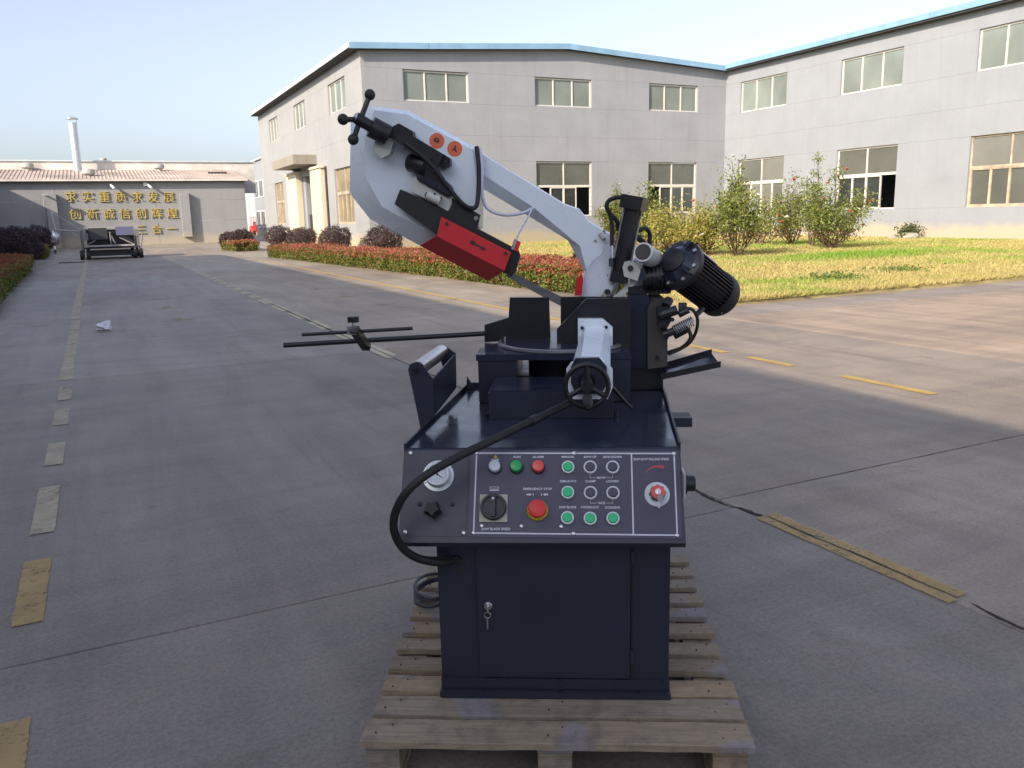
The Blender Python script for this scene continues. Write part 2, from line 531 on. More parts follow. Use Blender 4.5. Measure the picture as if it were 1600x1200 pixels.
M['stone'] = plain('field_stone', (0.34, 0.32, 0.28), 0.9, var=0.2, scale=3)

# ================================================================== GROUND
def sheet(name, x0, x1, y0, y1, z, mat, parent=None):
    me = bpy.data.meshes.new(name)
    me.from_pydata([(x0, y0, z), (x1, y0, z), (x1, y1, z), (x0, y1, z)], [], [(0, 1, 2, 3)])
    me.materials.append(mat)
    return link(name, me, parent)

ground = sheet('ground', -600, 600, -400, 1200, -0.018, M['ground'])
tag(ground, kind='structure')

XJ = [-12.6, -7.45, -2.3, 2.82, 7.95, 13.1, 18.2, 23.4, 28.6, 33.8]
YJ = [-9.15, -3.0, 3.17, 9.3, 15.4, 21.5, 27.6, 33.7, 39.8, 45.9, 52.0, 58.1, 64.2, 69.9]
road = empty('road', (0, 0, 0))
tag(road, kind='structure')
for i in range(len(XJ) - 1):
    for j in range(len(YJ) - 1):
        if XJ[i] > 7 and YJ[j] > 9: continue
        x0, x1, y0, y1 = XJ[i], XJ[i + 1], YJ[j], YJ[j + 1]
        off = 0.13 if i >= 3 else 0.0
        near = abs(y0) < 14
        g = 0.003
        bm = bmesh.new()
        # slightly uneven edges so the joints are not ruled lines
        def side(a, b, n):
            out = []
            for k in range(n):
                t = k / n
                p = Vector(a).lerp(Vector(b), t)
                if near and 0 < k: p += Vector((random.uniform(-1, 1), random.uniform(-1, 1))) * 0.0025
                out.append(p)
            return out
        n = 26 if near else 1
        c = [(x0 + g, y0 + g + off), (x1 - g, y0 + g + off), (x1 - g, y1 - g + off), (x0 + g, y1 - g + off)]
        ring = side(c[0], c[1], n) + side(c[1], c[2], n) + side(c[2], c[3], n) + side(c[3], c[0], n)
        cx, cy_ = (x0 + x1) / 2, (y0 + y1) / 2 + off
        top = [bm.verts.new((p.x, p.y, -0.003)) for p in ring]
        ins = [bm.verts.new((p.x + (0.004 if p.x < cx else -0.004), p.y + (0.004 if p.y < cy_ else -0.004), 0.0)) for p in ring]
        bot = [bm.verts.new((p.x, p.y, -0.03)) for p in ring]
        L = len(ring)
        for k in range(L):
            q = (k + 1) % L
            bm.faces.new((top[k], top[q], ins[q], ins[k]))
            bm.faces.new((bot[k], bot[q], top[q], top[k]))
        bm.faces.new(ins)
        build('concrete_slab', bm, M['slab' if i < 3 else 'slab_mid' if i == 3 else 'slab_dust_sunlit'], road)

# worn-out joint filled with dirt (ragged ribbons a little proud of the slab edge)
def ragged(name, pts, w, mat, parent, z=0.002, step=0.03, jit=0.6):
    P = []
    for a, b in zip(pts, pts[1:]):
        a, b = Vector(a), Vector(b)
        n = max(2, int((b - a).length / step))
        P += [a.lerp(b, k / n) for k in range(n)]
    P.append(Vector(pts[-1]))
    bm = bmesh.new()
    prev = None
    for i, p in enumerate(P):
        t = (P[min(i + 1, len(P) - 1)] - P[max(i - 1, 0)]).normalized()
        nrm = Vector((-t.y, t.x))
        e = math.sin(math.pi * i / (len(P) - 1)) ** 0.4
        l = w * e * random.uniform(1 - jit, 1 + jit)
        r = w * e * random.uniform(1 - jit, 1 + jit)
        s = random.uniform(-1, 1) * w * 0.5
        a = bm.verts.new((*(p + nrm * (l + s)), z))
        b = bm.verts.new((*(p - nrm * (r - s)), z))
        if prev: bm.faces.new((prev[0], prev[1], b, a))
        prev = (a, b)
    return build(name, bm, mat, parent)

ragged('joint_crack', [(2.82, 3.55), (2.79, 3.3), (2.80, 3.17)], 0.011, M['crack'], road)
ragged('joint_crack', [(2.80, 3.2), (2.84, 3.08), (2.845, 2.96)], 0.014, M['crack'], road)
ragged('joint_crack', [(2.85, 2.98), (2.84, 2.7), (2.86, 2.4), (2.85, 2.1), (2.86, 1.9)], 0.004, M['crack'], road, z=0.0085)
ragged('joint_crack', [(2.87, 1.9), (2.84, 1.7), (2.86, 1.4)], 0.008, M['crack'], road)
ragged('joint_crack', [(2.85, 3.30), (5.6, 3.30)], 0.0022, M['crack'], road)
ragged('joint_crack', [(2.82, 9.2), (2.81, 12), (2.83, 16)], 0.009, M['crack'], road, z=0.0085)
ragged('joint_crack', [(2.82, 5.2), (2.80, 7), (2.82, 9.2)], 0.008, M['crack'], road)

# ---------------- painted markings (thin sheets above the slabs)
def mark(x0, x1, y0, y1, mat, label, z=0.005, skew=0.0):
    me = bpy.data.meshes.new('road_marking')
    # ragged outline
    pts = []
    n = min(90, max(3, int((y1 - y0) / 0.02)))
    for k in range(n + 1):
        pts.append((x0 + random.uniform(-1, 1) * 0.0035, y0 + (y1 - y0) * k / n, z))
    for k in range(n, -1, -1):
        pts.append((x1 + random.uniform(-1, 1) * 0.0035, y0 + (y1 - y0) * k / n + skew, z))
    me.from_pydata(pts, [], [tuple(range(len(pts)))])
    me.materials.append(mat)
    o = link('road_marking', me, road)
    return o

for y0, y1 in ((1.9, 2.78), (3.5, 4.2), (4.58, 5.42), (5.93, 6.55), (7.15, 7.78), (8.2, 8.94)):
    mark(-0.447, -0.338, y0, y1, M['line_old'] if y0 > 4 else M['line_near'], 'dash')
mark(-0.47, -0.345, 9.3, 15.3, M['line_old'], 'line')
mark(-0.50, -0.36, 15.5, 42.0, M['line_old'], 'line')
# yellow dash astride the worn joint
mark(2.79, 2.85, 1.93, 2.99, M['line_near'], 'dash')
mark(2.862, 2.93, 1.95, 3.0, M['line_near'], 'dash')
y = 8.7
while y < 42:
    L = 1.0 if y < 16 else 0.75
    mark(2.735, 2.81, y, y + L, M['line_mid'], 'dash')
    mark(2.83, 2.905, y + 0.1, y + L + 0.1, M['line_mid'], 'dash')
    y += L + (0.45 if y < 16 else 0.38)
mark(5.92, 6.03, 8.2, 37.0, M['line_yellow'], 'line')
for y0, y1 in ((6.95, 7.6), (5.98, 6.6), (4.42, 5.35)):
    mark(5.93, 6.03, y0, y1, M['line_yellow'], 'dash')
for px_ in ([(0.9361, 18.2651, 0.0000), (0.9723, 16.1883, 0.0000), (0.9807, 14.0182, 0.0000), (4.3394, 18.5116, 0.0000), (4.3324, 16.2560, 0.0000), (4.4155, 14.2316, 0.0000), (6.3572, 17.5695, 0.0000), (-1.1316, 14.6434, 0.0000), (5.7234, 14.2990, 0.0000)]):
    mark(px_[0] - 0.18, px_[0] + 0.35, px_[1], px_[1] + 0.22, M['line_faint'], 'remnant', skew=0.1)
    mark(px_[0] + 0.0, px_[0] + 0.15, px_[1] + 0.25, px_[1] + 0.55, M['line_faint'], 'remnant')

# ---------------- lawn
def sheet_poly(name, pts, z0, z1, mat, parent=None):
    bm = bmesh.new()
    prism_z(bm, pts, z0, z1)
    return build(name, bm, mat, parent)

LAWN = [(8.6, 10.65), (18, 10.6), (34.0, 10.5), (34.0, 40.1), (12.1, 40.1), (9.2, 39), (9.0, 25)]
lawn = sheet_poly('lawn', LAWN, -0.02, 0.045, M['soil'])
tag(lawn, kind='structure')

def rand_unit(n):
    v = rng.normal(size=(n, 3))
    return v / np.linalg.norm(v, axis=1)[:, None]

def leaf_mesh(name, P, size, colr, mat, parent=None, up=0.0, aspect=0.55, label=None):
    """one small folded leaf (4 verts, 2 tris) at each point"""
    n = len(P)
    a = rand_unit(n)
    a[:, 2] += up
    a /= np.linalg.norm(a, axis=1)[:, None]
    b = np.cross(a, rand_unit(n))
    b /= np.linalg.norm(b, axis=1)[:, None]
    s = np.asarray(size)[:, None] if hasattr(size, '__len__') else size * rng.uniform(0.7, 1.35, (n, 1))
    nn = np.cross(a, b)
    V = np.empty((n, 4, 3))
    V[:, 0] = P - a * s * 0.5
    V[:, 1] = P + b * s * aspect * 0.5 + nn * s * 0.10
    V[:, 2] = P + a * s * 0.5
    V[:, 3] = P - b * s * aspect * 0.5 + nn * s * 0.10
    idx = np.arange(n * 4).reshape(n, 4)
    F = np.concatenate([idx[:, [0, 1, 2]], idx[:, [0, 2, 3]]])
    return raw_mesh(name, V.reshape(-1, 3), F, np.repeat(colr, 4, axis=0), mat, parent)

def raw_mesh(name, V, F, C, mat, parent=None):
    me = bpy.data.meshes.new(name)
    me.vertices.add(len(V))
    me.vertices.foreach_set('co', V.astype(np.float32).ravel())
    k = F.shape[1]
    me.loops.add(F.size)
    me.loops.foreach_set('vertex_index', F.astype(np.int32).ravel())
    me.polygons.add(len(F))
    me.polygons.foreach_set('loop_start', np.arange(0, F.size, k, dtype=np.int32))
    me.polygons.foreach_set('loop_total', np.full(len(F), k, dtype=np.int32))
    at = me.color_attributes.new('leafcol', 'FLOAT_COLOR', 'POINT')
    at.data.foreach_set('color', np.concatenate([C, np.ones((len(C), 1))], axis=1).astype(np.float32).ravel())
    me.update(calc_edges=True)
    me.materials.append(mat)
    return link(name, me, parent)

def vnoise(x, y, s, seed=0):
    """cheap smooth value noise"""
    r = np.random.default_rng(seed).random((64, 64))
    u, v = x * s, y * s
    i, j = np.floor(u).astype(int), np.floor(v).astype(int)
    fu, fv = u - i, v - j
    fu, fv = fu * fu * (3 - 2 * fu), fv * fv * (3 - 2 * fv)
    q = lambda a, b: r[a % 64, b % 64]
    return (q(i, j) * (1 - fu) + q(i + 1, j) * fu) * (1 - fv) + (q(i, j + 1) * (1 - fu) + q(i + 1, j + 1) * fu) * fv

def grass(n):
    t = rng.random(n)
    y = 10.62 + (39.9 - 10.62) * t ** 1.9
    x = rng.uniform(8.7, 33.9, n)
    nz = 0.6 * vnoise(x, y, 0.35, 1) + 0.4 * vnoise(x, y, 1.3, 2)
    lush = np.exp(-(((x - 20.5) / 3.8) ** 2 + ((y - 18.0) / 1.3) ** 2) ** 2)
    lush2 = np.exp(-(((x - 12.6) / 1.2) ** 2 + ((y - 12.4) / 0.7) ** 2)) * 0.7
    gr = np.clip((nz - 0.47) * 3.4, 0, 1) * 0.8 + lush * 1.1 + lush2
    gr = np.clip(gr + rng.normal(0, 0.14, n), 0, 1)[:, None]
    dry = np.array([0.66, 0.55, 0.235])
    grn = np.array([0.29, 0.47, 0.06])
    C = dry * (1 - gr) + grn * gr
    C *= rng.uniform(0.62, 1.3, (n, 1))
    h = (0.045 + 0.05 * rng.random(n) + 0.14 * lush * rng.random(n)) * (1 + (y - 10) * 0.02)
    w = (0.010 + 0.008 * rng.random(n)) * (1 + (y - 10) * 0.05)
    ang = rng.uniform(0, 2 * np.pi, n)
    lean = rng.normal(0, 0.6, (n, 2)) * h[:, None]
    V = np.empty((n, 3, 3))
    V[:, 0] = np.stack([x - np.cos(ang) * w, y - np.sin(ang) * w, np.full(n, 0.044)], 1)
    V[:, 1] = np.stack([x + np.cos(ang) * w, y + np.sin(ang) * w, np.full(n, 0.044)], 1)
    V[:, 2] = np.stack([x + lean[:, 0], y + lean[:, 1], 0.045 + h], 1)
    return raw_mesh('lawn_grass', V.reshape(-1, 3), np.arange(n * 3).reshape(n, 3), np.repeat(C, 3, axis=0), M['grass'])
gr_o = grass(260000)
tag(gr_o, 'dry yellow lawn grass with bright green patches before the grey workshop', 'grass', kind='stuff')

# ================================================================== BUILDINGS
def wall_bands(parent, mat, u0, u1, bands, wins, place, depth=0.24, name='wall_panel', top=None):
    """precast wall panels: boxes between window openings, joints left open.
    place(u0,u1,d0,d1,z0,z1) -> box bounds; wins: (u0,u1,z0,z1)"""
    gap = 0.005
    for z0, z1 in bands:
        cuts = sorted([(w[0], w[1]) for w in wins if w[2] < z1 - 0.05 and w[3] > z0 + 0.05])
        a = u0
        segs = []
        for c0, c1 in cuts:
            segs.append((a, c0)); a = c1
        segs.append((a, u1))
        for s0, s1 in segs:
            if s1 - s0 < 0.02: continue
            if top and z1 == bands[-1][1]:
                top(s0, s1, z0 + gap)
            else:
                bx(name, *place(s0, s1, 0, depth, z0 + gap, z1), mat, parent, bevel=0.004)

def window(parent, place, u0, u1, z0, z1, kind, set_in=0.14, mats=('frame_w', 'glass_lo'), openings=()):
    """one window: frame with mullions, panes as sub-parts"""
    fm = M[mats[0]]
    t = 0.07
    bm = bmesh.new()
    def bar(a, b, c, d, dd=0.0):
        box(bm, *place(a, b, set_in - 0.04 - dd, set_in + 0.05, c, d))
    # outer frame
    bar(u0, u0 + t, z0, z1); bar(u1 - t, u1, z0, z1)
    bar(u0 + t, u1 - t, z0, z0 + t); bar(u0 + t, u1 - t, z1 - t, z1)
    panes = []
    W = u1 - u0
    if kind == 'high':
        for k in (1, 2):
            c = u0 + W * k / 3
            bar(c - t / 2, c + t / 2, z0 + t, z1 - t)
        for k in range(3):
            panes.append((u0 + W * k / 3 + t / 2, u0 + W * (k + 1) / 3 - t / 2, z0 + t, z1 - t, mats[1], 0.0))
    else:
        zm = z0 + (z1 - z0) * 0.56
        bar(u0 + t, u1 - t, zm - 0.06, zm + 0.06, 0.01)
        c = u0 + W * 0.5
        bar(c - t / 2, c + t / 2, zm + 0.06, z1 - t)
        panes.append((u0 + t, c - t / 2, zm + 0.06, z1 - t, mats[1], 0.0))
        panes.append((c + t / 2, u1 - t, zm + 0.06, z1 - t, mats[1], 0.0))
        for a, b in ((0.26, 0.52), (0.52, 0.75)):
            pass
        fr = (0.0, 0.25, 0.5, 0.74, 1.0)
        for k in range(4):
            a, b = u0 + t + (W - 2 * t) * fr[k], u0 + t + (W - 2 * t) * fr[k + 1]
            if k in openings: continue
            s = 0.05
            bar(a, a + s, z0 + t, zm - 0.06); bar(b - s, b, z0 + t, zm - 0.06)
            bar(a + s, b - s, z0 + t, z0 + t + s); bar(a + s, b - s, zm - 0.06 - s, zm - 0.06)
            panes.append((a + s, b - s, z0 + t + s, zm - 0.06 - s, 'glass_dk' if len(openings) else mats[1], 0.015 * (k % 2)))
    w = build('window', bm, fm, parent)
    for a, b, c, d, gm, dd in panes:
        if gm == 'glass_lo': gm = random.choice(('glass_lo', 'glass_lo', 'glass_lo', 'glass_lo2', 'glass_lo2', 'glass_lo3' if mats[0] == 'frame_r' else 'glass_lo'))
        bx('pane', *place(a, b, set_in + 0.005 + dd, set_in + 0.013 + dd, c, d), M[gm], w)
    # sill ledge
    bx('sill', *place(u0 - 0.0, u1 + 0.0, 0.02, set_in - 0.05, z0 - 0.05, z0 + 0.012), M['frame_r' if mats[0] == 'frame_r' else 'wall_grey'], w)
    return w

# ---- workshop with gable (left facade X = 12.1, gable front Y = 40.1)
ws = empty('workshop_building', (12.1, 40.1, 0))
ws.location = (0, 0, 0)
tag(ws, 'grey gabled workshop with pale blue roof edge, pale side wall and canopied doorway', 'building')
BANDS = [(0.0, 1.4), (1.4, 4.32), (4.32, 5.56), (5.56, 7.08), (7.08, 8.62), (8.62, 9.42)]
X0, X1, YF, YB = 12.1, 34.0, 40.1, 67.3
pf = lambda u0, u1, d0, d1, z0, z1: (u0, u1, YF + d0, YF + d1, z0, z1)
pl = lambda u0, u1, d0, d1, z0, z1: (X0 + d0, X0 + d1, u0, u1, z0, z1)
hiF = [(14.15, 17.6, 7.12, 8.55), (21.35, 24.8, 7.12, 8.55), (28.55, 31.95, 7.12, 8.55)]
loF = [(14.15, 17.6, 1.42, 4.3), (21.35, 24.8, 1.42, 4.3), (28.55, 31.95, 1.42, 4.3)]
apex = (23.2, 9.98)
def ztop(x):
    return 9.30 + (apex[1] - 9.30) * (x - X0) / (apex[0] - X0) if x < apex[0] else apex[1] + (9.42 - apex[1]) * (x - apex[0]) / (X1 - apex[0])
def gtop(s0, s1, z0):
    pts = [(s0, z0), (s1, z0), (s1, ztop(s1))]
    if s0 < apex[0] < s1: pts.append(apex)
    pts.append((s0, ztop(s0)))
    bm = bmesh.new(); prism_y(bm, pts, YF, YF + 0.24)
    build('gable_panel', bm, M['wall_grey'], ws)
fb = [(a, b) for a, b in BANDS[:-2]] + [(7.08, 8.57), (8.57, 9.42)]
wall_bands(ws, M['wall_grey'], X0 + 0.242, X1, fb, hiF + loF, pf, top=gtop)
for k, w in enumerate(hiF): window(ws, pf, *w, 'high', mats=('frame_w', 'glass_hi'))
window(ws, pf, *loF[0], 'low')
window(ws, pf, *loF[1], 'low', openings=(0, 3))
window(ws, pf, *loF[2], 'low', openings=(0,))
# dark mullion backing: workshop interior
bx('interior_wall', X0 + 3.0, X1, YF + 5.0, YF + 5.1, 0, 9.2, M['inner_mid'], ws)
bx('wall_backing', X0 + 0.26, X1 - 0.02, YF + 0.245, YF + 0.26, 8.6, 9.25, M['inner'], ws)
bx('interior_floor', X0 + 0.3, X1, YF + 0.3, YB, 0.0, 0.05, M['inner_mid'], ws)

hiL = [(43.0, 46.4, 7.1, 8.62), (51.95, 55.1, 7.1, 8.62), (60.3, 63.4, 7.1, 8.62)]
loL = [(42.6, 46.1, 1.3, 4.25), (60.0, 63.0, 1.3, 4.2)]
door = (50.6, 54.2, 0.0, 4.25)
lb = [(0.0, 1.3), (1.3, 4.22), (4.22, 5.56), (5.56, 7.1), (7.1, 8.62), (8.62, 9.42)]
wall_bands(ws, M['wall_cream'], YF, YB, lb, hiL + loL + [door], pl)
for w in hiL: window(ws, pl, *w, 'high', mats=('frame_w', 'glass_hi'))
for w in loL: window(ws, pl, *w, 'low', mats=('frame_r', 'glass_tan'))
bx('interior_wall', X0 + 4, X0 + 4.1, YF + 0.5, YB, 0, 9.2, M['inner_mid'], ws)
# back and hidden sides, roof
bx('rear_wall', X0, X1, YB + 0.002, YB + 0.2, 0, 9.3, M['wall_cream'], ws)
bm = bmesh.new()
rp = [(X0 - 0.55, 9.42), (apex[0], apex[1] + 0.16), (X1 + 0.3, 9.56), (X1 + 0.3, 9.64), (apex[0], apex[1] + 0.26), (X0 - 0.55, 9.52)]
prism_y(bm, rp, YF - 0.36, YB + 0.4)
rf = build('roof', bm, M['white_trim'], ws)
# corrugated sheet ends along the left eave
bm = bmesh.new()
for k in range(118):
    y0 = YF - 0.3 + k * 0.235
    box(bm, X0 - 0.62, X0 + 0.4, y0, y0 + 0.12, 9.523, 9.575)
o = build('roof_rib', bm, M['white_trim'], rf); o['kind'] = 'stuff'
bx('eave_fascia', X0 - 0.60, X0 - 0.552, YF - 0.4, YB + 0.4, 9.36, 9.56, M['white_trim'], rf)
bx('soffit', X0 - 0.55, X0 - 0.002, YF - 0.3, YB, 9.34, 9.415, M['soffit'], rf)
# pale blue gable trim in lengths
gx = [X0 - 0.62, 15.4, 18.6, apex[0], 25.9, 28.8, 31.4, X1 + 0.02]
for a, b in zip(gx, gx[1:]):
    bm = bmesh.new()
    za, zb = ztop(max(a, X0)), ztop(min(b, X1))
    a2, b2 = a + 0.008, b - 0.008
    prism_y(bm, [(a2, za - 0.02), (b2, zb - 0.02), (b2, zb + 0.25), (a2, za + 0.25)], YF - 0.42, YF - 0.362)
    build('gable_trim', bm, M['blue_trim'], rf)
    bm = bmesh.new()
    prism_y(bm, [(max(a2, X0), za - 0.0), (b2, zb - 0.0), (b2, zb + 0.08), (max(a2, X0), za + 0.08)], YF - 0.36, YF - 0.002)
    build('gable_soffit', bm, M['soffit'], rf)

# entrance: two yellowed pillars, canopy, recessed door leaf
for a, b in ((54.25, 57.2), (47.9, 50.45)):
    p = bx('entrance_pillar', X0 - 0.34, X0 - 0.003, a, b, 0, 4.42, M['pillar'], ws, bevel=0.02)
    bx('pillar_cap', X0 - 0.42, X0 - 0.003, a - 0.1, b + 0.1, 4.423, 4.56, M['pillar'], p, bevel=0.02)
bx('canopy', X0 - 1.35, X0 - 0.004, 49.9, 56.2, 4.75, 5.28, M['canopy'], ws, bevel=0.03)
bx('door_jamb', X0 + 0.10, X0 + 0.5, 53.6, 54.19, 0, 4.22, M['wall_grey'], ws)
dl = bx('door_leaf', X0 + 0.62, X0 + 0.70, 51.2, 52.9, 0.02, 3.6, M['offwhite'], ws, bevel=0.02)
bx('door_panel', X0 + 0.60, X0 + 0.619, 51.4, 52.7, 2.0, 3.4, M['frame_w'], dl)
bx('notice_board', X0 + 0.2, X0 + 0.3, 52.9, 53.5, 0.05, 1.9, M['inner'], ws)
cy('downpipe', (X0 - 0.07, 47.75, 0), (X0 - 0.07, 47.75, 4.5), 0.06, M['soffit'], ws, seg=10)

# ---- right wing (wall X = 34)
rw = empty('workshop_wing')
tag(rw, 'long lavender grey workshop wing behind the lawn and rose bushes', 'building')
XR, YR0 = 34.0, -2.0
pr = lambda u0, u1, d0, d1, z0, z1: (XR + d0, XR + d1, u0, u1, z0, z1)
hiR, loR = [], []
for k in range(6):
    a = 35.25 - 7.25 * k
    hiR.append((a, a + 3.6, 7.0, 8.68)); loR.append((a, a + 3.6, 1.42, 4.38))
wall_bands(rw, M['wall_lav'], YR0, YF - 0.001, [(0.0, 1.42), (1.42, 4.38), (4.38, 5.6), (5.6, 7.0), (7.0, 8.68), (8.68, 9.46)], hiR + loR, pr)
for k, w in enumerate(hiR): window(rw, pr, *w, 'high', mats=('frame_w', 'glass_hi'))
for k, w in enumerate(loR): window(rw, pr, *w, 'low', mats=('frame_r' if k >= 2 else 'frame_w', 'glass_lo'), openings=() if k != 1 else (0,))
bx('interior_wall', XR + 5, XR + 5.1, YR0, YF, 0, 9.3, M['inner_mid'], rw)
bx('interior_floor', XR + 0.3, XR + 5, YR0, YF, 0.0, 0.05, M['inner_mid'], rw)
bm = bmesh.new()
prism_y(bm, [(XR - 0.42, 9.56), (XR + 12, 11.2), (XR + 12, 11.3), (XR - 0.42, 9.64)], YR0 - 0.4, YF - 0.45)
rf = build('roof', bm, M['white_trim'], rw)
y = YR0 - 0.4
while y < YF - 1:
    y1 = min(y + 4.8, YF - 0.46)
    bx('eave_gutter', XR - 0.50, XR - 0.425, y + 0.008, y1 - 0.008, 9.50, 9.74, M['blue_trim'], rf, bevel=0.01)
    cy('roof_anchor', (XR - 0.3, y + 2.0, 9.6), (XR - 0.3, y + 2.0, 9.98), 0.02, M['galv_dull'], rf, seg=6)
    y = y1 if y1 > y + 0.1 else YF
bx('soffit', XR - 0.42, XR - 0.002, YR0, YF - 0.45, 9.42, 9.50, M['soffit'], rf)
bx('gable_end_wall', XR + 0.001, XR + 12, YR0 - 0.2, YR0 - 0.002, 0, 9.4, M['wall_lav'], rw)

# ---- far slogan wall building (Y = 70)
fw = empty('far_workshop')
tag(fw, 'long low grey workshop with gold lettering wall and rusty roof', 'building')
FY = 70.0
pw = lambda u0, u1, d0, d1, z0, z1: (u0, u1, FY + d0, FY + d1, z0, z1)
for z0, z1 in ((0.0, 1.75), (1.75, 3.3), (3.3, 4.74)):
    for a, b in ((-16, -9.1), (-9.1, -2.2), (-2.2, 4.5), (4.5, 11.1)):
        bx('wall_panel', a + 0.008, b - 0.008, FY, FY + 0.25, z0 + 0.012, z1, M['wall_far'], fw, bevel=0.012)
bx('side_wall', 10.86, 11.09, FY + 0.252, FY + 30, 0, 4.7, M['wall_far'], fw)
bm = bmesh.new()
prism_x(bm, [(FY - 0.45, 4.80), (FY + 6.2, 5.82), (FY + 6.2, 5.92), (FY - 0.45, 4.90)], -16.3, 11.3)
rf = build('roof', bm, M['roof_rust'], fw)
bm = bmesh.new()
x = -16.2
while x < 11.2:
    cyl(bm, (x, FY - 0.5, 4.875), (x, FY + 6.1, 5.90), 0.055, seg=6); x += 0.26
o = build('roof_corrugation', bm, M['roof_rust'], rf); o['kind'] = 'stuff'
bx('eave_trim', -16.3, 11.3, FY - 0.50, FY - 0.455, 4.74, 4.87, M['roof_white'], rf)
bx('soffit', -16.2, 11.2, FY - 0.45, FY - 0.002, 4.70, 4.76, M['soffit'], rf)
bx('upper_wall', -16.3, 13.0, FY + 6.22, FY + 6.5, 4.0, 6.56, M['roof_white'], fw)
bx('parapet_cap', -16.4, 13.1, FY + 6.1, FY + 6.6, 6.563, 6.66, M['white_trim'], fw)
bx('roof_hatch', 8.9, 10.3, FY + 3.2, FY + 3.9, 5.35, 5.62, M['soffit'], rf)
for a, b, zt, zb in ((-2.85, -2.15, 3.85, 0.02), (6.2, 6.85, 3.85, 0.55)):
    bx('pilaster', a, b, FY - 0.42, FY - 0.003, zb, zt, M['wall_far'], fw, bevel=0.02)
cy('drain_pipe', (-2.98, FY - 0.1, 0), (-2.98, FY - 0.1, 3.6), 0.03, M['galv_dull'], fw, seg=8)
for x_ in (1.5, 4.05):
    cb = bx('camera_bracket', x_ - 0.05, x_ + 0.05, FY - 0.35, FY - 0.003, 4.46, 4.54, M['ring'], fw)
    cy('security_camera', (x_ + 0.05, FY - 0.3, 4.42), (x_ + 0.22, FY - 0.75, 4.2), 0.09, M['ring'], cb, seg=10)
bx('junction_box', 3.75, 4.0, FY - 0.16, FY - 0.003, 4.38, 4.66, M['ring'], fw)
lb_ = bx('lamp_arm', -2.9, -2.8, FY - 0.9, FY - 0.425, 3.75, 3.82, M['galv_dull'], fw)
bx('lamp_head', -3.0, -2.6, FY - 1.2, FY - 0.905, 3.72, 3.86, M['galv_dull'], lb_)

# gold slogan lettering, one object per character
sl = empty('wall_slogan', (0, 0, 0))
tag(sl, 'rows of raised gold Chinese characters on the far grey wall', 'lettering')
face = lambda x, z: Matrix.Translation((x, FY - 0.07, z)) @ Matrix.Rotation(R(90), 4, 'X')
rows = (('求实重质求发展', -1.22, 5.42, 3.60, 3.50), ('创新诚信创辉煌', -1.05, 5.55, 2.36, 2.30))
for s, a, b, za, zb in rows:
    for k, ch in enumerate(s):
        t = k / (len(s) - 1)
        text('character', ch, 0.84, M['gold'], sl, face(a + (b - a) * t, za + (zb - za) * t), depth=0.035, bold=0.0)
for ch, x_ in (('三', 3.2), ('合', 4.35), ('一', 5.4)):
    text('character', ch, 0.78, M['gold'], sl, face(x_, 1.13), depth=0.035)

# roof ventilators and the flue
def vent(x, y, z, s, label):
    e = empty('roof_ventilator', (x, y, z))
    tag(e, label, 'ventilator', 'round ventilators on the far roof')
    lt('vent_neck', [(0.26 * s, -0.4), (0.26 * s, 0.25 * s)], M['galv_dull'], e, seg=14)
    lt('vent_hood', [(0.30 * s, 0.22 * s), (0.52 * s, 0.36 * s), (0.52 * s, 0.62 * s), (0.40 * s, 0.74 * s), (0.1 * s, 0.78 * s)], M['galv_dull'], e, seg=18)
vent(-4.0, FY + 5.6, 5.75, 0.85, 'weathered roof ventilator left of the tall flue')
vent(0.15, FY + 1.6, 5.05, 0.9, 'low roof ventilator just right of the flue, nearest the eave')
vent(5.35, FY + 5.4, 5.75, 0.8, 'roof ventilator above the gold lettering, right of the flue')
vent(-6.3, FY + 7.2, 6.55, 0.5, 'small ventilator on the far parapet at the left edge')
vent(1.35, FY + 7.2, 6.55, 0.5, 'small ventilator on the far parapet right of the flue')
fl = empty('flue_stack', (-0.55, FY + 5.2, 5.6))
tag(fl, 'tall silver flue stack with flat rain cap on the far roof', 'chimney')
for k in range(4):
    lt('flue_section', [(0.30, k * 0.95 - (0.3 if k == 0 else 0)), (0.30, k * 0.95 + 0.9), (0.325, k * 0.95 + 0.905), (0.325, k * 0.95 + 0.945)], M['galv'], fl, seg=20)
lt('rain_cap', [(0.46, 4.08), (0.46, 4.12), (0.08, 4.26)], M['galv'], fl, seg=20)
for k in range(3):
    a = k * 2.1
    cy('cap_strut', (0.28 * math.cos(a), 0.28 * math.sin(a), 3.7), (0.34 * math.cos(a), 0.34 * math.sin(a), 4.1), 0.02, M['galv_dull'], fl, seg=6)

# ---- buildings beyond the gap
b2 = empty('far_white_building')
tag(b2, 'narrow white building end seen in the gap past the slogan wall', 'building')
bx('wall', 15.2, 24, 118, 132, 0, 8.6, M['wall_white'], b2)
for z0, z1 in ((6.5, 8.0), (1.9, 3.4)):
    w = bx('window', 16.2, 17.7, 117.93, 117.995, z0, z1, M['frame_w'], b2)
    bx('pane', 16.28, 16.92, 117.90, 117.928, z0 + 0.08, z1 - 0.08, M['glass_dk'], w)
    bx('pane', 16.98, 17.62, 117.90, 117.928, z0 + 0.08, z1 - 0.08, M['glass_dk'], w)
bx('roof_edge', 15.0, 24.2, 117.6, 132.3, 8.603, 8.8, M['roof_white'], b2)
b3 = empty('far_grey_building')
tag(b3, 'grey building with paired white windows beyond the workshop corner', 'building')
bx('wall', 17.05, 27, 86, 101.2, 0, 8.2, M['wall_lav'], b3)
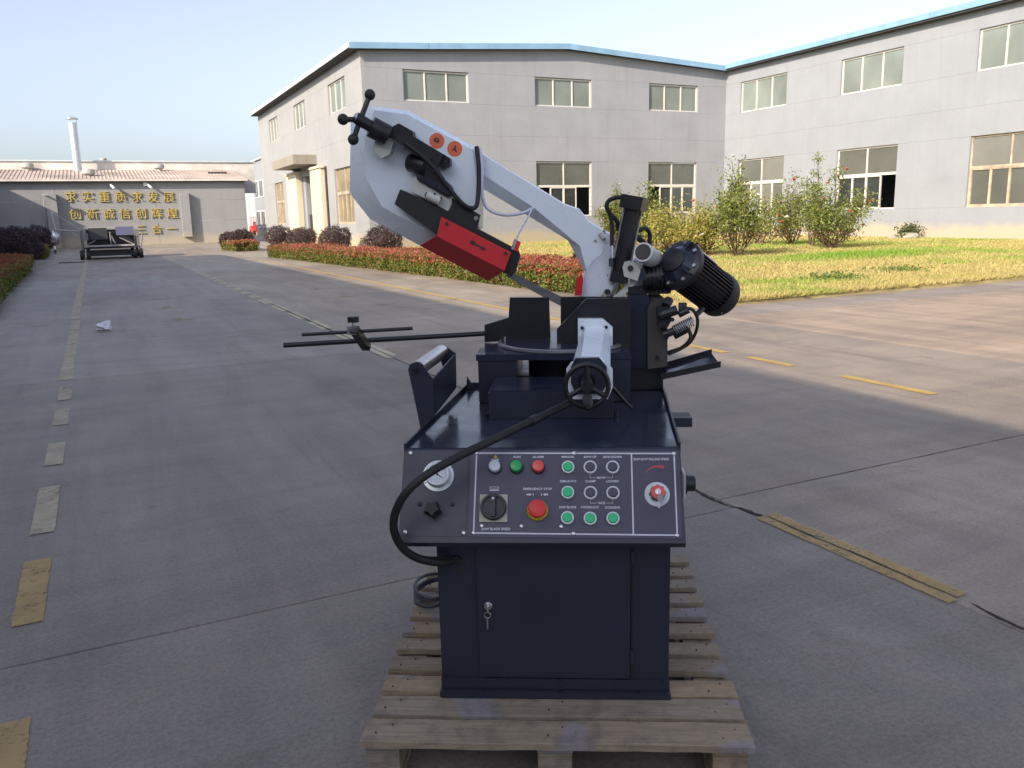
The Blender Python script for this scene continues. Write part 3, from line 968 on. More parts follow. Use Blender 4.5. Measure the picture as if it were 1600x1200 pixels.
for zz in (4.2, 0.9):
    for y0 in (88.5, 91.6, 95.0, 98.0):
        w = bx('window', 16.97, 17.045, y0, y0 + 1.9, zz, zz + 1.9, M['ring'], b3)
        bx('pane', 16.95, 16.968, y0 + 0.12, y0 + 0.85, zz + 0.12, zz + 1.78, M['glass_lo'], w)
        bx('pane', 16.95, 16.968, y0 + 1.05, y0 + 1.78, zz + 0.12, zz + 1.78, M['glass_lo'], w)
bm = bmesh.new()
prism_y(bm, [(16.8, 8.203), (27.2, 8.203), (27.2, 8.35), (16.8, 8.35)], 85.8, 101.4)
build('roof', bm, M['white_trim'], b3)

# ---- workshops on the left side of the road (they shade the yard)
def side_shop(name, y0, y1, h, label, xw=-9.0):
    e = empty(name)
    tag(e, label, 'building')
    pz = lambda u0, u1, d0, d1, z0, z1: (xw - d1, xw - d0, u0, u1, z0, z1)
    wl, wh = [], []
    n = int((y1 - y0) / 7.2)
    for k in range(n):
        a = y0 + 2 + k * 7.2
        wl.append((a, a + 3.4, 1.4, 4.2)); wh.append((a, a + 3.4, h - 2.2, h - 0.9))
    wall_bands(e, M['wall_lav'], y0, y1, [(0, 1.4), (1.4, 4.2), (4.2, h - 2.2), (h - 2.2, h - 0.9), (h - 0.9, h - 0.05)], wl + wh, pz)
    for w in wh: window(e, pz, *w, 'high', mats=('frame_w', 'glass_hi'))
    for w in wl: window(e, pz, *w, 'low')
    bx('inner_wall', xw - 4.1, xw - 4, y0, y1, 0, h - 0.1, M['inner_mid'], e)
    bx('end_wall', xw - 11.8, xw - 0.25, y0 - 0.2, y0 - 0.002, 0, h - 0.1, M['wall_lav'], e)
    bx('end_wall', xw - 11.8, xw - 0.25, y1 + 0.002, y1 + 0.2, 0, h - 0.1, M['wall_lav'], e)
    bm = bmesh.new()
    prism_y(bm, [(xw + 0.3, h - 0.08), (xw + 0.3, h), (xw - 12, h + 0.8), (xw - 12, h + 0.72)], y0 - 0.3, y1 + 0.3)
    r = build('roof', bm, M['white_trim'], e)
    bx('eave_gutter', xw + 0.302, xw + 0.36, y0 - 0.3, y1 + 0.3, h - 0.2, h + 0.02, M['blue_trim'], r)
side_shop('side_workshop', -40.0, 35.6, 8.38, 'tall workshop on the left of the yard that shades the road', -9.3)
side_shop('lower_side_workshop', 36.2, 69.5, 6.4, 'lower workshop left of the road next to the slogan wall', -9.3)

# ================================================================== PLANTING
def palette(n, cols, w, jit=0.25):
    cols = np.array(cols)
    k = rng.choice(len(cols), n, p=np.array(w) / sum(w))
    return np.clip(cols[k] * rng.uniform(1 - jit, 1 + jit, (n, 1)), 0, 1)

def hedge(name, label, A, B, width, h, n, leaf=0.055, group=None, top_cols=None, side_cols=None, both=False):
    A, B = np.array(A), np.array(B)
    L = np.linalg.norm(B - A)
    t = (B - A) / L
    s = np.array([t[1], -t[0]])                     # to the right of A->B
    root = empty(name, (0, 0, 0))
    tag(root, label, 'hedge', group)
    top_cols = top_cols or ([(0.40, 0.075, 0.055), (0.46, 0.17, 0.12), (0.30, 0.20, 0.06), (0.14, 0.17, 0.035)], (4, 3, 1.5, 1.5))
    side_cols = side_cols or ([(0.13, 0.185, 0.03), (0.22, 0.24, 0.05), (0.09, 0.12, 0.025), (0.34, 0.13, 0.06)], (4, 3, 2.5, 1.3))
    # dark core for the shaded crown inside, in twig brown: lumpy strip
    bm = bmesh.new()
    nu = max(6, int(L / 0.35)); prof = [(0.12, 0.02), (0.10, h * 0.55), (0.22, h * 0.86), (width - 0.22, h * 0.86), (width - 0.1, h * 0.5), (width - 0.12, 0.02)]
    prev = None
    for i in range(nu + 1):
        u = 0.12 + (L - 0.24) * i / nu
        ring = []
        for a, z in prof:
            p = A + t * u + s * (a + random.uniform(-0.03, 0.03))
            ring.append(bm.verts.new((p[0], p[1], max(0.02, z + random.uniform(-0.03, 0.03)))))
        if prev:
            for k in range(len(prof) - 1): bm.faces.new((prev[k], prev[k + 1], ring[k + 1], ring[k]))
        else: bm.faces.new(ring)
        prev = ring
    bm.faces.new(prev)
    build('dark_core', bm, M['core'], root)
    nt_ = int(n * 0.5)
    u = rng.uniform(0, L, nt_); a = rng.uniform(0.0, width, nt_)
    lump = (vnoise(u, a, 1.5, 5) - 0.5) * 0.14
    edge = np.minimum(np.minimum(a, width - a), np.minimum(u, L - u))
    z = h + lump - np.clip(0.12 - edge, 0, 1) * 0.8 + rng.normal(0, 0.035, nt_)
    P = np.stack([A[0] + t[0] * u + s[0] * a, A[1] + t[1] * u + s[1] * a, z], 1)
    C = palette(nt_, *top_cols)
    ns = n - nt_
    per = 2 * L + 2 * width if both else L + 2 * width
    q = rng.uniform(0, per, ns)
    uu = np.where(q < L, q, np.where(q < L + width, 0, np.where(q < L + 2 * width, L, q - L - 2 * width)))
    aa = np.where(q < L, 0, np.where(q < L + width, q - L, np.where(q < L + 2 * width, q - L - width, width)))
    zz = rng.random(ns) ** 0.85 * (h + 0.02)
    ins = (vnoise(uu + aa, zz, 3.0, 6) - 0.5) * 0.2 + rng.normal(0.03, 0.05, ns) + (zz < h * 0.25) * rng.uniform(0, 0.15, ns)
    uu = np.where(q < L, uu, np.where(q < L + width, ins, np.where(q < L + 2 * width, L - ins, uu)))
    aa = np.where(q < L, ins, np.where(q >= L + 2 * width, width - ins, aa))
    P2 = np.stack([A[0] + t[0] * uu + s[0] * aa, A[1] + t[1] * uu + s[1] * aa, zz], 1)
    C2 = palette(ns, *side_cols)
    redden = (zz > h * 0.72) & (rng.random(ns) < 0.6)
    C2[redden] = palette(int(redden.sum()), *top_cols)
    leaf_mesh('foliage', np.concatenate([P, P2]), leaf, np.concatenate([C, C2]), M['leaf'], root, up=0.5)
    return root

hedge('hedge', 'long clipped hedge with red tips along the sunlit road edge', (8.30, 12.9), (6.75, 37.6), 1.7, 0.50, 120000, leaf=0.06)
hedge('hedge', 'short clipped hedge block by the far wall, below two purple bushes', (6.65, 46.8), (6.6, 51.5), 1.3, 0.52, 11000, leaf=0.085)
lt_top = ([(0.30, 0.06, 0.035), (0.34, 0.13, 0.07), (0.12, 0.15, 0.035)], (3, 2, 2))
hedge('hedge', 'red tipped hedge at the left edge of the shaded road, nearer block', (-3.0, 16.5), (-3.3, 34.8), 1.15, 0.55, 60000, leaf=0.06, top_cols=lt_top, both=True)
hedge('hedge', 'small green hedge block in shade further along the left road edge', (-3.35, 46.0), (-3.6, 55.0), 1.15, 0.55, 20000, leaf=0.075, top_cols=([(0.10, 0.13, 0.03), (0.24, 0.10, 0.05)], (3, 2)), both=True)

def round_bush(x, y, z, r, label, n=5200, squash=0.8, leaf=0.07, cols=None):
    e = empty('round_bush', (x, y, z))
    tag(e, label, 'bush', 'rounded purple bushes')
    bm = bmesh.new()
    bmesh.ops.create_icosphere(bm, subdivisions=2, radius=r * 0.66)
    for v in bm.verts:
        v.co *= random.uniform(0.9, 1.08); v.co.z *= squash
    build('dark_core', bm, M['core_p'], e)
    for k in range(3):
        a = k * 2.1
        cy('stem', (0.06 * math.cos(a), 0.06 * math.sin(a), -z + 0.02), (0.2 * math.cos(a), 0.2 * math.sin(a), -0.1), 0.025, M['stem'], e, seg=6)
    d = rand_unit(n)
    rr = r * (0.72 + 0.42 * vnoise(d[:, 0] * 3 + 9 + x, d[:, 2] * 3 + d[:, 1] * 2 + 9, 1.1, 8) + rng.normal(0, 0.085, n))
    P = d * rr[:, None]; P[:, 2] *= squash
    C = palette(n, *(cols or ([(0.085, 0.052, 0.060), (0.125, 0.085, 0.085), (0.055, 0.045, 0.035), (0.15, 0.10, 0.09)], (4, 3, 2, 1))))
    leaf_mesh('foliage', P, leaf, C, M['leaf'], e, up=0.2)
round_bush(10.3, 53.5, 0.62, 0.80, 'purple bush left of the canopied doorway, by the pillar')
round_bush(10.6, 48.4, 0.58, 0.80, 'purple bush right in front of the canopied doorway', squash=0.7)
round_bush(10.6, 41.0, 0.62, 0.76, 'purple bush before the pale wall, left of the building corner')
round_bush(10.9, 34.2, 0.62, 0.78, 'purple bush just right of the building corner')
round_bush(10.9, 27.5, 0.50, 0.62, 'purple bush low behind the red blade guard')
round_bush(10.6, 16.8, 0.50, 0.62, 'purple bush low behind the arm of the saw, at the hedge end')
round_bush(7.35, 48.9, 0.66, 0.60, 'larger purple bush on the short hedge block by the far wall')
round_bush(6.95, 50.8, 0.60, 0.52, 'smaller purple bush at the left of the short hedge block')
for k, (x, y, r, lb) in enumerate(((-3.9, 29.5, 0.80, 'dark purple bush behind the nearer left hedge'), (-2.95, 36.4, 0.75, 'dark purple bush at the far end of the nearer left hedge'),
        (-2.85, 40.2, 0.80, 'dark purple bush between the two left hedges, nearer one'), (-3.05, 44.0, 0.85, 'dark purple bush between the two left hedges, farther one'), (-4.2, 47.5, 0.85, 'dark purple bush behind the small green left hedge'), (-3.0, 58.0, 0.95, 'dark reddish bush nearest the far wall on the left'))):
    round_bush(x, y, 0.8, r, lb, n=6500, cols=([(0.05, 0.035, 0.055), (0.075, 0.05, 0.065), (0.04, 0.035, 0.03)], (3, 2, 2)))

def flower(name, p, r, mat, parent):
    bm = bmesh.new()
    for k in range(9):
        a = k * 2.4
        tilt = 0.35 + 0.10 * k
        d = Vector((math.cos(a) * math.sin(tilt), math.sin(a) * math.sin(tilt), math.cos(tilt)))
        s = d.cross(Vector((0, 0, 1))).normalized()
        c = Vector(p)
        v = [bm.verts.new(c), bm.verts.new(c + d * r * 0.7 + s * r * 0.55), bm.verts.new(c + d * r * 1.15), bm.verts.new(c + d * r * 0.7 - s * r * 0.55)]
        bm.faces.new(v)
    return build(name, bm, mat, parent)

def rose(x, y, h, spread, label, n_leaf=2600, n_stem=14, cols=None, spikes=1, fl=4, base=0.045, brown=0.3, leaf=0.085, wf=0.4):
    e = empty('rose_bush', (x, y, base))
    tag(e, label, 'bush', 'rose bushes on the lawn')
    bm = bmesh.new()
    tips = []
    pts_all = []
    for k in range(n_stem):
        a = random.uniform(0, 2 * math.pi)
        q = random.uniform(0.15, 1.0)
        hh = h * random.uniform(0.55, 0.85) * (1.0 - 0.35 * q * q)
        if k < spikes: hh = h; q = random.uniform(0.1, 0.35)
        p0 = Vector((random.uniform(-0.12, 0.12), random.uniform(-0.12, 0.12), 0))
        p3 = Vector((math.cos(a) * spread * q, math.sin(a) * spread * q, hh))
        p1 = p0.lerp(p3, 0.35) + Vector((math.cos(a), math.sin(a), 0)) * spread * 0.12
        p2 = p0.lerp(p3, 0.7) + Vector((random.uniform(-.1, .1), random.uniform(-.1, .1), 0))
        sp = spline([p0, p1, p2, p3], 4)
        tube(bm, sp, 0.02, 5, 0.006)
        tips.append(p3)
        pts_all.append((sp, hh, k < spikes))
        # side twigs
        for j in range(3):
            b = sp[random.randint(4, len(sp) - 2)]
            d = Vector((random.uniform(-1, 1), random.uniform(-1, 1), random.uniform(0.2, 1))) * spread * 0.34
            tube(bm, [b, b + d], 0.008, 4, 0.004)
            pts_all.append(([b.lerp(b + d, i / 4) for i in range(5)], hh, False))
    build('stems', bm, M['stem'], e)
    P, rad = [], []
    per = n_leaf // len(pts_all)
    for sp, hh, spike in pts_all:
        for _ in range(per):
            f = random.uniform(0.28 if not spike else 0.3, 1.0)
            b = sp[min(len(sp) - 1, int(f * (len(sp) - 1) + 0.5))]
            w = spread * (0.075 if spike and f > 0.6 else 0.16)
            P.append((b.x + random.gauss(0, w), b.y + random.gauss(0, w), max(0.06, b.z + random.gauss(0, w * 0.9))))
    P = np.array(P)
    C = palette(len(P), *(cols or ([(0.17, 0.215, 0.04), (0.11, 0.15, 0.03), (0.29, 0.285, 0.07), (0.24, 0.15, 0.06)], (4, 3, 2.4, 1))))
    low = P[:, 2] < h * 0.26
    m = low & (rng.random(len(P)) < brown + 0.4)
    C[m] = palette(int(m.sum()), [(0.16, 0.085, 0.05), (0.22, 0.14, 0.07), (0.10, 0.06, 0.04)], (3, 2, 2))
    leaf_mesh('foliage', P, leaf, C, M['leaf'], e, up=0.2, aspect=0.6)
    for k in range(fl):
        t = random.choice(tips) + Vector((random.gauss(0, 0.2), random.gauss(0, 0.2), random.uniform(-0.5, 0.06)))
        flower('flower', t, random.uniform(0.07, 0.11), M['flower_w'] if random.random() < wf else M['flower_r'], e)
yel = ([(0.38, 0.34, 0.08), (0.27, 0.285, 0.06), (0.42, 0.32, 0.09), (0.17, 0.19, 0.04)], (4, 3, 2, 1.5))
grn = ([(0.17, 0.22, 0.045), (0.25, 0.30, 0.065), (0.11, 0.14, 0.03), (0.34, 0.33, 0.09)], (4, 3, 2, 1))
rose(18.3561, 20.9667, 3.05, 1.15, 'tallest rose bush, green with white blooms, before the wall corner', 5200, 20, grn, 3, 7, wf=0.7)
rose(17.9607, 22.1304, 1.8, 1.25, 'low yellowing rose bush with brown base beside the motor', 4200, 18, yel, 1, 5)
rose(18.1034, 24.0503, 1.9, 1.3, 'yellow green rose bush behind the motor with pink blooms', 4200, 18, yel, 1, 5, wf=0.1)
rose(18.7427, 26.4120, 2.45, 1.05, 'dark green rose bush right behind the hydraulic cylinder', 4600, 18, grn, 2, 4)
rose(18.6659, 28.4049, 2.6, 0.9, 'rose bush with white bloom left of the hydraulic cylinder', 3600, 16, None, 2, 4, wf=0.8)
rose(25.5091, 27.4782, 2.0, 0.9, 'sparse pale rose bush between the tall bush and the window', 2200, 12, yel, 1, 3)
rose(25.6139, 25.9600, 2.7, 1.15, 'loose rose bush with red blooms left of the spiked bush', 3800, 18, None, 2, 7, wf=0.2)
rose(23.9129, 22.2213, 2.75, 1.25, 'rightmost broad rose bush with red blooms below the middle window', 6200, 24, grn, 2, 10, wf=0.05)
rose(25.1301, 24.3826, 3.5, 0.65, 'thin spiky rose bush rising above its neighbours before the pale wall', 1500, 8, grn, 2, 1)

# stones and a weed at the wall foot
for x, y, s, lb in ((33.2, 26.3, 0.30, 'larger pale stone at the foot of the lavender wall'), (32.9, 27.0, 0.2, 'smaller pale stone left of the weed at the wall foot')):
    bm = bmesh.new()
    bmesh.ops.create_icosphere(bm, subdivisions=2, radius=s)
    for v in bm.verts: v.co = Vector((v.co.x * 1.5, v.co.y, v.co.z * 0.7)) * random.uniform(0.86, 1.1)
    o = build('stone', bm, M['stone'], mtx=Matrix.Translation((x, y, 0.045 + s * 0.35)))
    tag(o, lb, 'stone')
e = empty('weed', (33.4, 26.6, 0.045)); tag(e, 'dark green weed tuft beside the stones at the wall foot', 'plant')
P = rng.normal(0, 1, (500, 3)) * np.array([0.28, 0.2, 0.16]) + np.array([0, 0, 0.4]); P[:, 2] = np.abs(P[:, 2])
leaf_mesh('foliage', P, 0.12, palette(500, [(0.07, 0.10, 0.04), (0.12, 0.14, 0.05)], (1, 1)), M['leaf'], e)
for x, y, lb in ((13.7, 12.6, 'low green weed tuft on the lawn near the motor'), (16.4, 13.2, 'low green weed tuft on the lawn right of the motor'), (13.5, 30.5, 'low weed tuft on the lawn under the saw arm')):
    e = empty('weed', (x, y, 0.045)); tag(e, lb, 'plant')
    P = rng.normal(0, 1, (420, 3)) * np.array([0.32, 0.28, 0.07]); P[:, 2] = np.abs(P[:, 2])
    leaf_mesh('foliage', P, 0.08, palette(420, [(0.12, 0.19, 0.04), (0.20, 0.27, 0.06)], (1, 1)), M['leaf'], e)

# ================================================================== YARD CLUTTER
# plastic bag: crumpled
bm = bmesh.new()
bmesh.ops.create_icosphere(bm, subdivisions=4, radius=0.085)
from mathutils import noise as mn
for v in bm.verts:
    n1 = mn.noise(v.co * 18) * 0.045 + mn.noise(v.co * 46) * 0.02 + abs(mn.noise(v.co * 90)) * 0.008
    v.co = v.co + v.co.normalized() * n1
    v.co.x *= 1.25; v.co.z *= 0.72
    if v.co.z > 0.03 and v.co.x > 0: v.co.z *= 1.35
    v.co.z = max(-0.05, v.co.z)
o = build('plastic_bag', bm, M['bag'], mtx=Matrix.Translation((0.0, 13.55, 0.055)), smooth=35)
tag(o, 'crumpled white plastic bag lying on the shaded road', 'bag')

# drain grate
gt = empty('drain_grate', (-0.95, 40.6, 0.0)); tag(gt, 'dark drain grate on the road left of the parked trolley', 'grate')
bx('frame', -0.5, 0.5, -0.3, 0.3, 0.0, 0.03, M['soffit'], gt)
for k in range(6): bx('bar', -0.45, 0.45, -0.26 + k * 0.095, -0.21 + k * 0.095, 0.032, 0.07, M['galv_dull'], gt)

# striped bollard
bo = empty('striped_post', (-2.1250, 56.0000) + (0.0,)); tag(bo, 'thin black and white striped post by the left hedge', 'post')
for k in range(6): cy('band', (0, 0, k * 0.22), (0, 0, k * 0.22 + 0.215), 0.06, M['ring'] if k % 2 else M['soffit'], bo, seg=10)

# parked equipment trolley
tr = empty('equipment_trolley', (0.0, 0.0, 0.0)); tr.scale = (1, 1, 0.88); tag(tr, 'dark steel equipment trolley with tilted panels parked on the road', 'trolley')
TX0, TX1, TY = -0.62, 1.95, 43.4
for x in (TX0 + 0.04, TX0 + 0.3, TX1 - 0.3, TX1 - 0.04):
    for y in (TY - 0.15, TY + 2.6):
        w = empty('wheel', (x, y, 0.24), 0, tr); w.scale = (1, 1, 1.136)
        cy('tyre', (-0.08, 0, 0), (0.08, 0, 0), 0.21, M['rubber'], w, seg=18)
        cy('rim', (-0.085, 0, 0), (0.085, 0, 0), 0.11, M['trolley_grey'], w, seg=14)
for x in (TX0, TX1 - 0.1): bx('side_rail', x, x + 0.1, TY - 0.2, TY + 2.9, 0.42, 0.54, M['trolley_grey'], tr)
bx('front_rail', TX0 + 0.2, TX1 - 0.3, TY - 0.45, TY - 0.37, 0.66, 0.74, M['galv_dull'], tr)
for x in (TX0 + 0.05, TX1 - 0.15):
    for y in (TY - 0.1, TY + 2.7): bx('post', x, x + 0.1, y, y + 0.1, 0.3, 1.5, M['trolley_grey'], tr)
bx('undertray', TX0 + 0.25, TX1 - 0.25, TY + 0.15, TY + 2.5, 0.16, 0.41, M['trolley_dark'], tr)
bx('deck', TX0 + 0.11, TX1 - 0.11, TY, TY + 2.7, 0.545, 0.62, M['trolley_dark'], tr)
bm = bmesh.new(); prism_x(bm, [(TY - 0.15, 1.02), (TY + 0.1, 1.62), (TY + 0.16, 1.60), (TY - 0.09, 1.0)], TX0 + 0.42, TX0 + 1.18); build('tilted_panel', bm, M['trolley_dark'], tr)
bm = bmesh.new(); prism_x(bm, [(TY - 0.2, 1.22), (TY + 0.2, 1.66), (TY + 0.24, 1.63), (TY - 0.16, 1.19)], TX0 + 1.55, TX0 + 2.3); build('tilted_panel', bm, M['trolley_blue'], tr)
bx('top_rail', TX0 + 0.1, TX1 - 0.05, TY + 0.22, TY + 0.3, 1.6, 1.67, M['galv_dull'], tr)
bx('machine_body', TX0 + 0.3, TX1 - 0.25, TY + 0.35, TY + 2.4, 0.63, 1.52, M['trolley_dark'], tr)
for a, b in (((TX0 + 0.25, TY - 0.3, 0.72), (TX0 + 0.75, TY - 0.05, 1.05)), ((TX1 - 0.3, TY - 0.3, 0.72), (TX1 - 0.9, TY - 0.05, 1.1)), ((TX0 + 1.3, TY - 0.1, 0.7), (TX0 + 1.3, TY - 0.1, 1.4)), ((TX0 + 1.5, TY - 0.1, 0.7), (TX0 + 1.35, TY - 0.1, 1.2)), ((TX1 - 0.02, TY - 0.3, 0.6), (TX1 + 0.12, TY, 1.35))):
    cy('brace', a, b, 0.035, M['trolley_grey'], tr, seg=8)
cy('outrigger_arm', (TX0 + 0.1, TY, 1.45), (TX0 - 0.95, TY + 0.1, 1.58), 0.035, M['galv_dull'], tr, seg=8)
cy('outrigger_stay', (TX0 + 0.1, TY, 1.05), (TX0 - 0.35, TY + 0.05, 1.52), 0.03, M['galv_dull'], tr, seg=8)
cy('outrigger_cable', (TX0 - 0.9, TY + 0.1, 1.58), (TX0 - 1.0, TY + 0.1, 2.5), 0.018, M['galv'], tr, seg=6)
cy('outrigger_cable', (TX0 - 0.95, TY + 0.1, 2.45), (TX0 + 0.1, TY, 1.55), 0.014, M['galv'], tr, seg=6)
lt('counterweight', [(0.05, 0.0), (0.16, 0.12), (0.17, 0.34), (0.06, 0.5)], M['galv'], tr, Matrix.Translation((TX0 - 0.95, TY + 0.1, 0.95)), seg=14)
bx('control_box', TX0 + 0.12, TX0 + 0.38, TY - 0.3, TY - 0.05, 1.0, 1.35, M['trolley_grey'], tr, bevel=0.02)

# forklift in the gap
fk = empty('forklift', (18.1, 106.5, 0)); fk.rotation_euler = (0, 0, R(8)); tag(fk, 'red forklift with overhead guard parked beyond the slogan wall', 'forklift')
bm = bmesh.new(); prism_x(bm, [(-0.2, 0.3), (1.5, 0.3), (1.75, 0.55), (1.7, 1.05), (0.9, 1.1), (0.75, 0.75), (-0.2, 0.75)], -0.55, 0.55); build('body', bm, M['red_truck'], fk, bevel=0.04)
for x in (-0.52, 0.52):
    for y in (0.0, 1.3):
        w = cy('wheel', (x - 0.12, y, 0.3), (x + 0.12, y, 0.3), 0.3, M['rubber'], fk, seg=16)
    cy('guard_post', (x * 0.9, -0.1, 0.75), (x * 0.85, 0.1, 2.1), 0.04, M['red_truck'], fk, seg=8)
    cy('guard_post', (x * 0.9, 1.3, 1.05), (x * 0.85, 1.1, 2.1), 0.04, M['soffit'], fk, seg=8)
    bx('mast_rail', x * 0.6 - 0.05, x * 0.6 + 0.05, -0.42, -0.28, 0.1, 2.2, M['galv_dull'], fk)
    bx('fork', x * 0.5 - 0.06, x * 0.5 + 0.06, -1.4, -0.43, 0.06, 0.11, M['soffit'], fk)
bx('overhead_guard', -0.5, 0.5, 0.05, 1.15, 2.1, 2.16, M['red_truck'], fk)
bx('seat', -0.25, 0.25, 0.7, 1.2, 1.1, 1.6, M['soffit'], fk, bevel=0.05)
bx('load_backrest', -0.5, 0.5, -0.5, -0.43, 0.3, 1.2, M['red_truck'], fk)

# ================================================================== PALLET
YAW = R(-30)
ORG = (1.045, 1.91, 0.0)
pal = empty('wooden_pallet', ORG, YAW)
tag(pal, 'weathered wooden slatted pallet under the band saw', 'pallet')
deck = [(-0.222, 0.106), (-0.098, 0.094), (0.014, 0.084), (0.140, 0.074), (0.252, 0.072), (0.370, 0.075), (0.486, 0.070), (0.600, 0.074), (0.716, 0.072), (0.832, 0.074), (0.948, 0.076)]
for y0, w in deck:
    bm = bmesh.new()
    n = 14
    l = -0.512 + random.uniform(-0.006, 0.006); r = 0.520 + random.uniform(-0.006, 0.006)
    A, B = [], []
    ph = random.uniform(0, 6)
    prev = None
    for k in range(n + 1):
        t = k / n
        x = (r - l) * (t - 0.5)
        e0 = random.uniform(-1, 1) * 0.0022; e1 = random.uniform(-1, 1) * 0.0022
        dz = 0.003 * math.sin(ph + t * 4)
        c = [(x, -w / 2 + e0, -0.0095 + dz), (x, w / 2 + e1, -0.0095 + dz), (x, w / 2 + e1, 0.0085 + dz), (x, w / 2 - 0.004 + e1, 0.0095 + dz), (x, -w / 2 + 0.004 + e0, 0.0095 + dz), (x, -w / 2 + e0, 0.0085 + dz)]
        ring = [bm.verts.new(q) for q in c]
        if prev:
            for q in range(6): bm.faces.new((prev[q], prev[(q + 1) % 6], ring[(q + 1) % 6], ring[q]))
        else: bm.faces.new(ring)
        prev = ring
    bm.faces.new(prev)
    m_ = Matrix.Translation(((l + r) / 2, y0 + w / 2, 0.130)) @ Matrix.Rotation(random.uniform(-0.008, 0.008), 4, 'Z')
    o = build('deck_board', bm, M['wood'], pal, m_)
for x in (-0.46, 0.005, 0.465):
    bx('stringer_board', -0.047, 0.047, -0.61, 0.61, -0.0095, 0.0095, M['wood'], pal, 0.002, Matrix.Translation((x, 0.41, 0.107)))
    bx('bottom_board', -0.05, 0.05, -0.61, 0.61, -0.01, 0.01, M['wood'], pal, 0.002, Matrix.Translation((x, 0.41, 0.0125)))
    for y in (-0.15, 0.41, 0.97):
        bx('block', -0.045, 0.045, -0.05, 0.05, -0.036, 0.036, M['wood'], pal, 0.003, Matrix.Translation((x, y, 0.0595)))
for y0, w in deck:
    for x in (-0.46, 0.005, 0.465):
        for d in (-0.018, 0.02):
            cy('nail', (x + d, y0 + w * 0.5 + d, 0.139), (x + d, y0 + w * 0.5 + d, 0.1405 + 0.003), 0.0026, M['stem'], pal, seg=8)

# ================================================================== BAND SAW
saw = empty('band_saw', ORG, YAW)
tag(saw, 'navy and white metal cutting band saw with raised bow on a pallet', 'band saw')

# ---- base cabinet
cab = bx('cabinet', -0.323, 0.327, 0.004, 0.66, 0.142, 0.70, M['navy'], saw, 0.004)
bx('plinth', -0.328, 0.332, -0.016, 0.665, 0.141, 0.162, M['navy'], cab, 0.003)
bx('plinth_upstand', -0.325, 0.329, -0.002, 0.0035, 0.164, 0.196, M['navy'], cab, 0.001)
for x in (-0.30, -0.13, 0.02, 0.18, 0.31):
    cy('plinth_screw', (x, -0.002, 0.190), (x, -0.007, 0.190), 0.0045, M['navy'], cab, seg=10)
for x in (-0.2, 0.02, 0.24):
    cy('plinth_bolt', (x, -0.009, 0.162), (x, -0.009, 0.165), 0.006, M['black'], cab, seg=8)
door = bx('cabinet_door', -0.211, 0.217, -0.006, 0.0038, 0.203, 0.60, M['navy'], saw, 0.003)
bx('door_edge', 0.219, 0.224, -0.0035, 0.0037, 0.203, 0.60, M['black'], door)
for z in (0.25, 0.55):
    cy('hinge', (0.222, -0.006, z), (0.222, -0.006, z + 0.04), 0.006, M['navy'], door, seg=10)
lk = (-0.1811, -0.0060, 0.4241)
lt('door_lock', [(0.012, 0), (0.012, 0.006), (0.010, 0.008), (0.0, 0.0082)], M['steel'], door, Matrix.Translation(lk) @ Matrix.Rotation(R(90), 4, 'X'))
bm = bmesh.new()
tube(bm, [(0.009 * math.cos(a * 0.524) + lk[0] - 0.002, lk[1] - 0.012, lk[2] - 0.024 + 0.009 * math.sin(a * 0.524)) for a in range(13)], 0.0014, 6)
build('key_ring', bm, M['steel'], door, smooth=40)
bx('key', lk[0] - 0.0045, lk[0] - 0.0005, lk[1] - 0.013, lk[1] - 0.011, lk[2] - 0.066, lk[2] - 0.030, M['steel'], door)
bx('key', lk[0] - 0.002, lk[0] + 0.0025, lk[1] - 0.022, lk[1] - 0.0, lk[2] - 0.012, lk[2] + 0.004, M['steel'], door)

# ---- console with tilted panel
XL, XR_ = -0.413, 0.357
bm = bmesh.new()
prism_x(bm, [(-0.080, 0.642), (0.060, 0.857), (0.072, 0.8615), (0.30, 0.8615), (0.30, 0.60), (0.02, 0.60), (-0.068, 0.626)], XL, XR_)
con = build('console', bm, M['navy'], saw, bevel=0.003)
PL = math.hypot(0.14, 0.215)
pu, pv = Vector((1, 0, 0)), Vector((0, 0.14 / PL, 0.215 / PL))
pnn = pu.cross(pv)
PM = Matrix(((pu.x, pv.x, pnn.x, 0), (pu.y, pv.y, pnn.y, -0.080), (pu.z, pv.z, pnn.z, 0.642), (0, 0, 0, 1)))
def on(u, v, h=0.0): return PM @ Matrix.Translation((u, v, h))
# steel face sheet, left blank sheet
q = [(-0.2214, 0.2588), (0.3536, 0.2557), (0.3478, 0.0118), (-0.2238, 0.0158)]
bm = bmesh.new(); loft(bm, [(u, v, 0.0006) for u, v in q], [(u, v, 0.0024) for u, v in q])
face_p = build('panel_face', bm, M['panel'], saw, PM, bevel=0.0008)
q = [(-0.4029, 0.2597), (-0.2286, 0.2588), (-0.2307, 0.0158), (-0.4073, 0.0189)]
bm = bmesh.new(); loft(bm, [(u, v, 0.0006) for u, v in q], [(u, v, 0.0018) for u, v in q])
face_l = build('gauge_plate', bm, M['navy'], saw, PM, bevel=0.0006)
I4 = Matrix.Identity(4)
def strip(name, p, q_, w, mat, parent, h=0.0026):
    p, q_ = Vector(p), Vector(q_)
    d = (q_ - p).normalized(); n = Vector((-d.y, d.x)) * w / 2
    bm = bmesh.new()
    c = [p + n, p - n, q_ - n, q_ + n]
    loft(bm, [(a.x, a.y, h - 0.0001) for a in c], [(a.x, a.y, h + 0.0002) for a in c])
    return build(name, bm, mat, parent)
cs = [(-0.2067, 0.2503), (0.3391, 0.2466), (0.3349, 0.0210), (-0.2085, 0.0262)]
for a, b in ((0, 1), (1, 2), (2, 3), (3, 0)):
    strip('border_line', cs[a], cs[b], 0.0038, M['print'], face_p)
strip('border_line', (0.2228, 0.2472), (0.2194, 0.0218), 0.0038, M['print'], face_p, 0.0027)
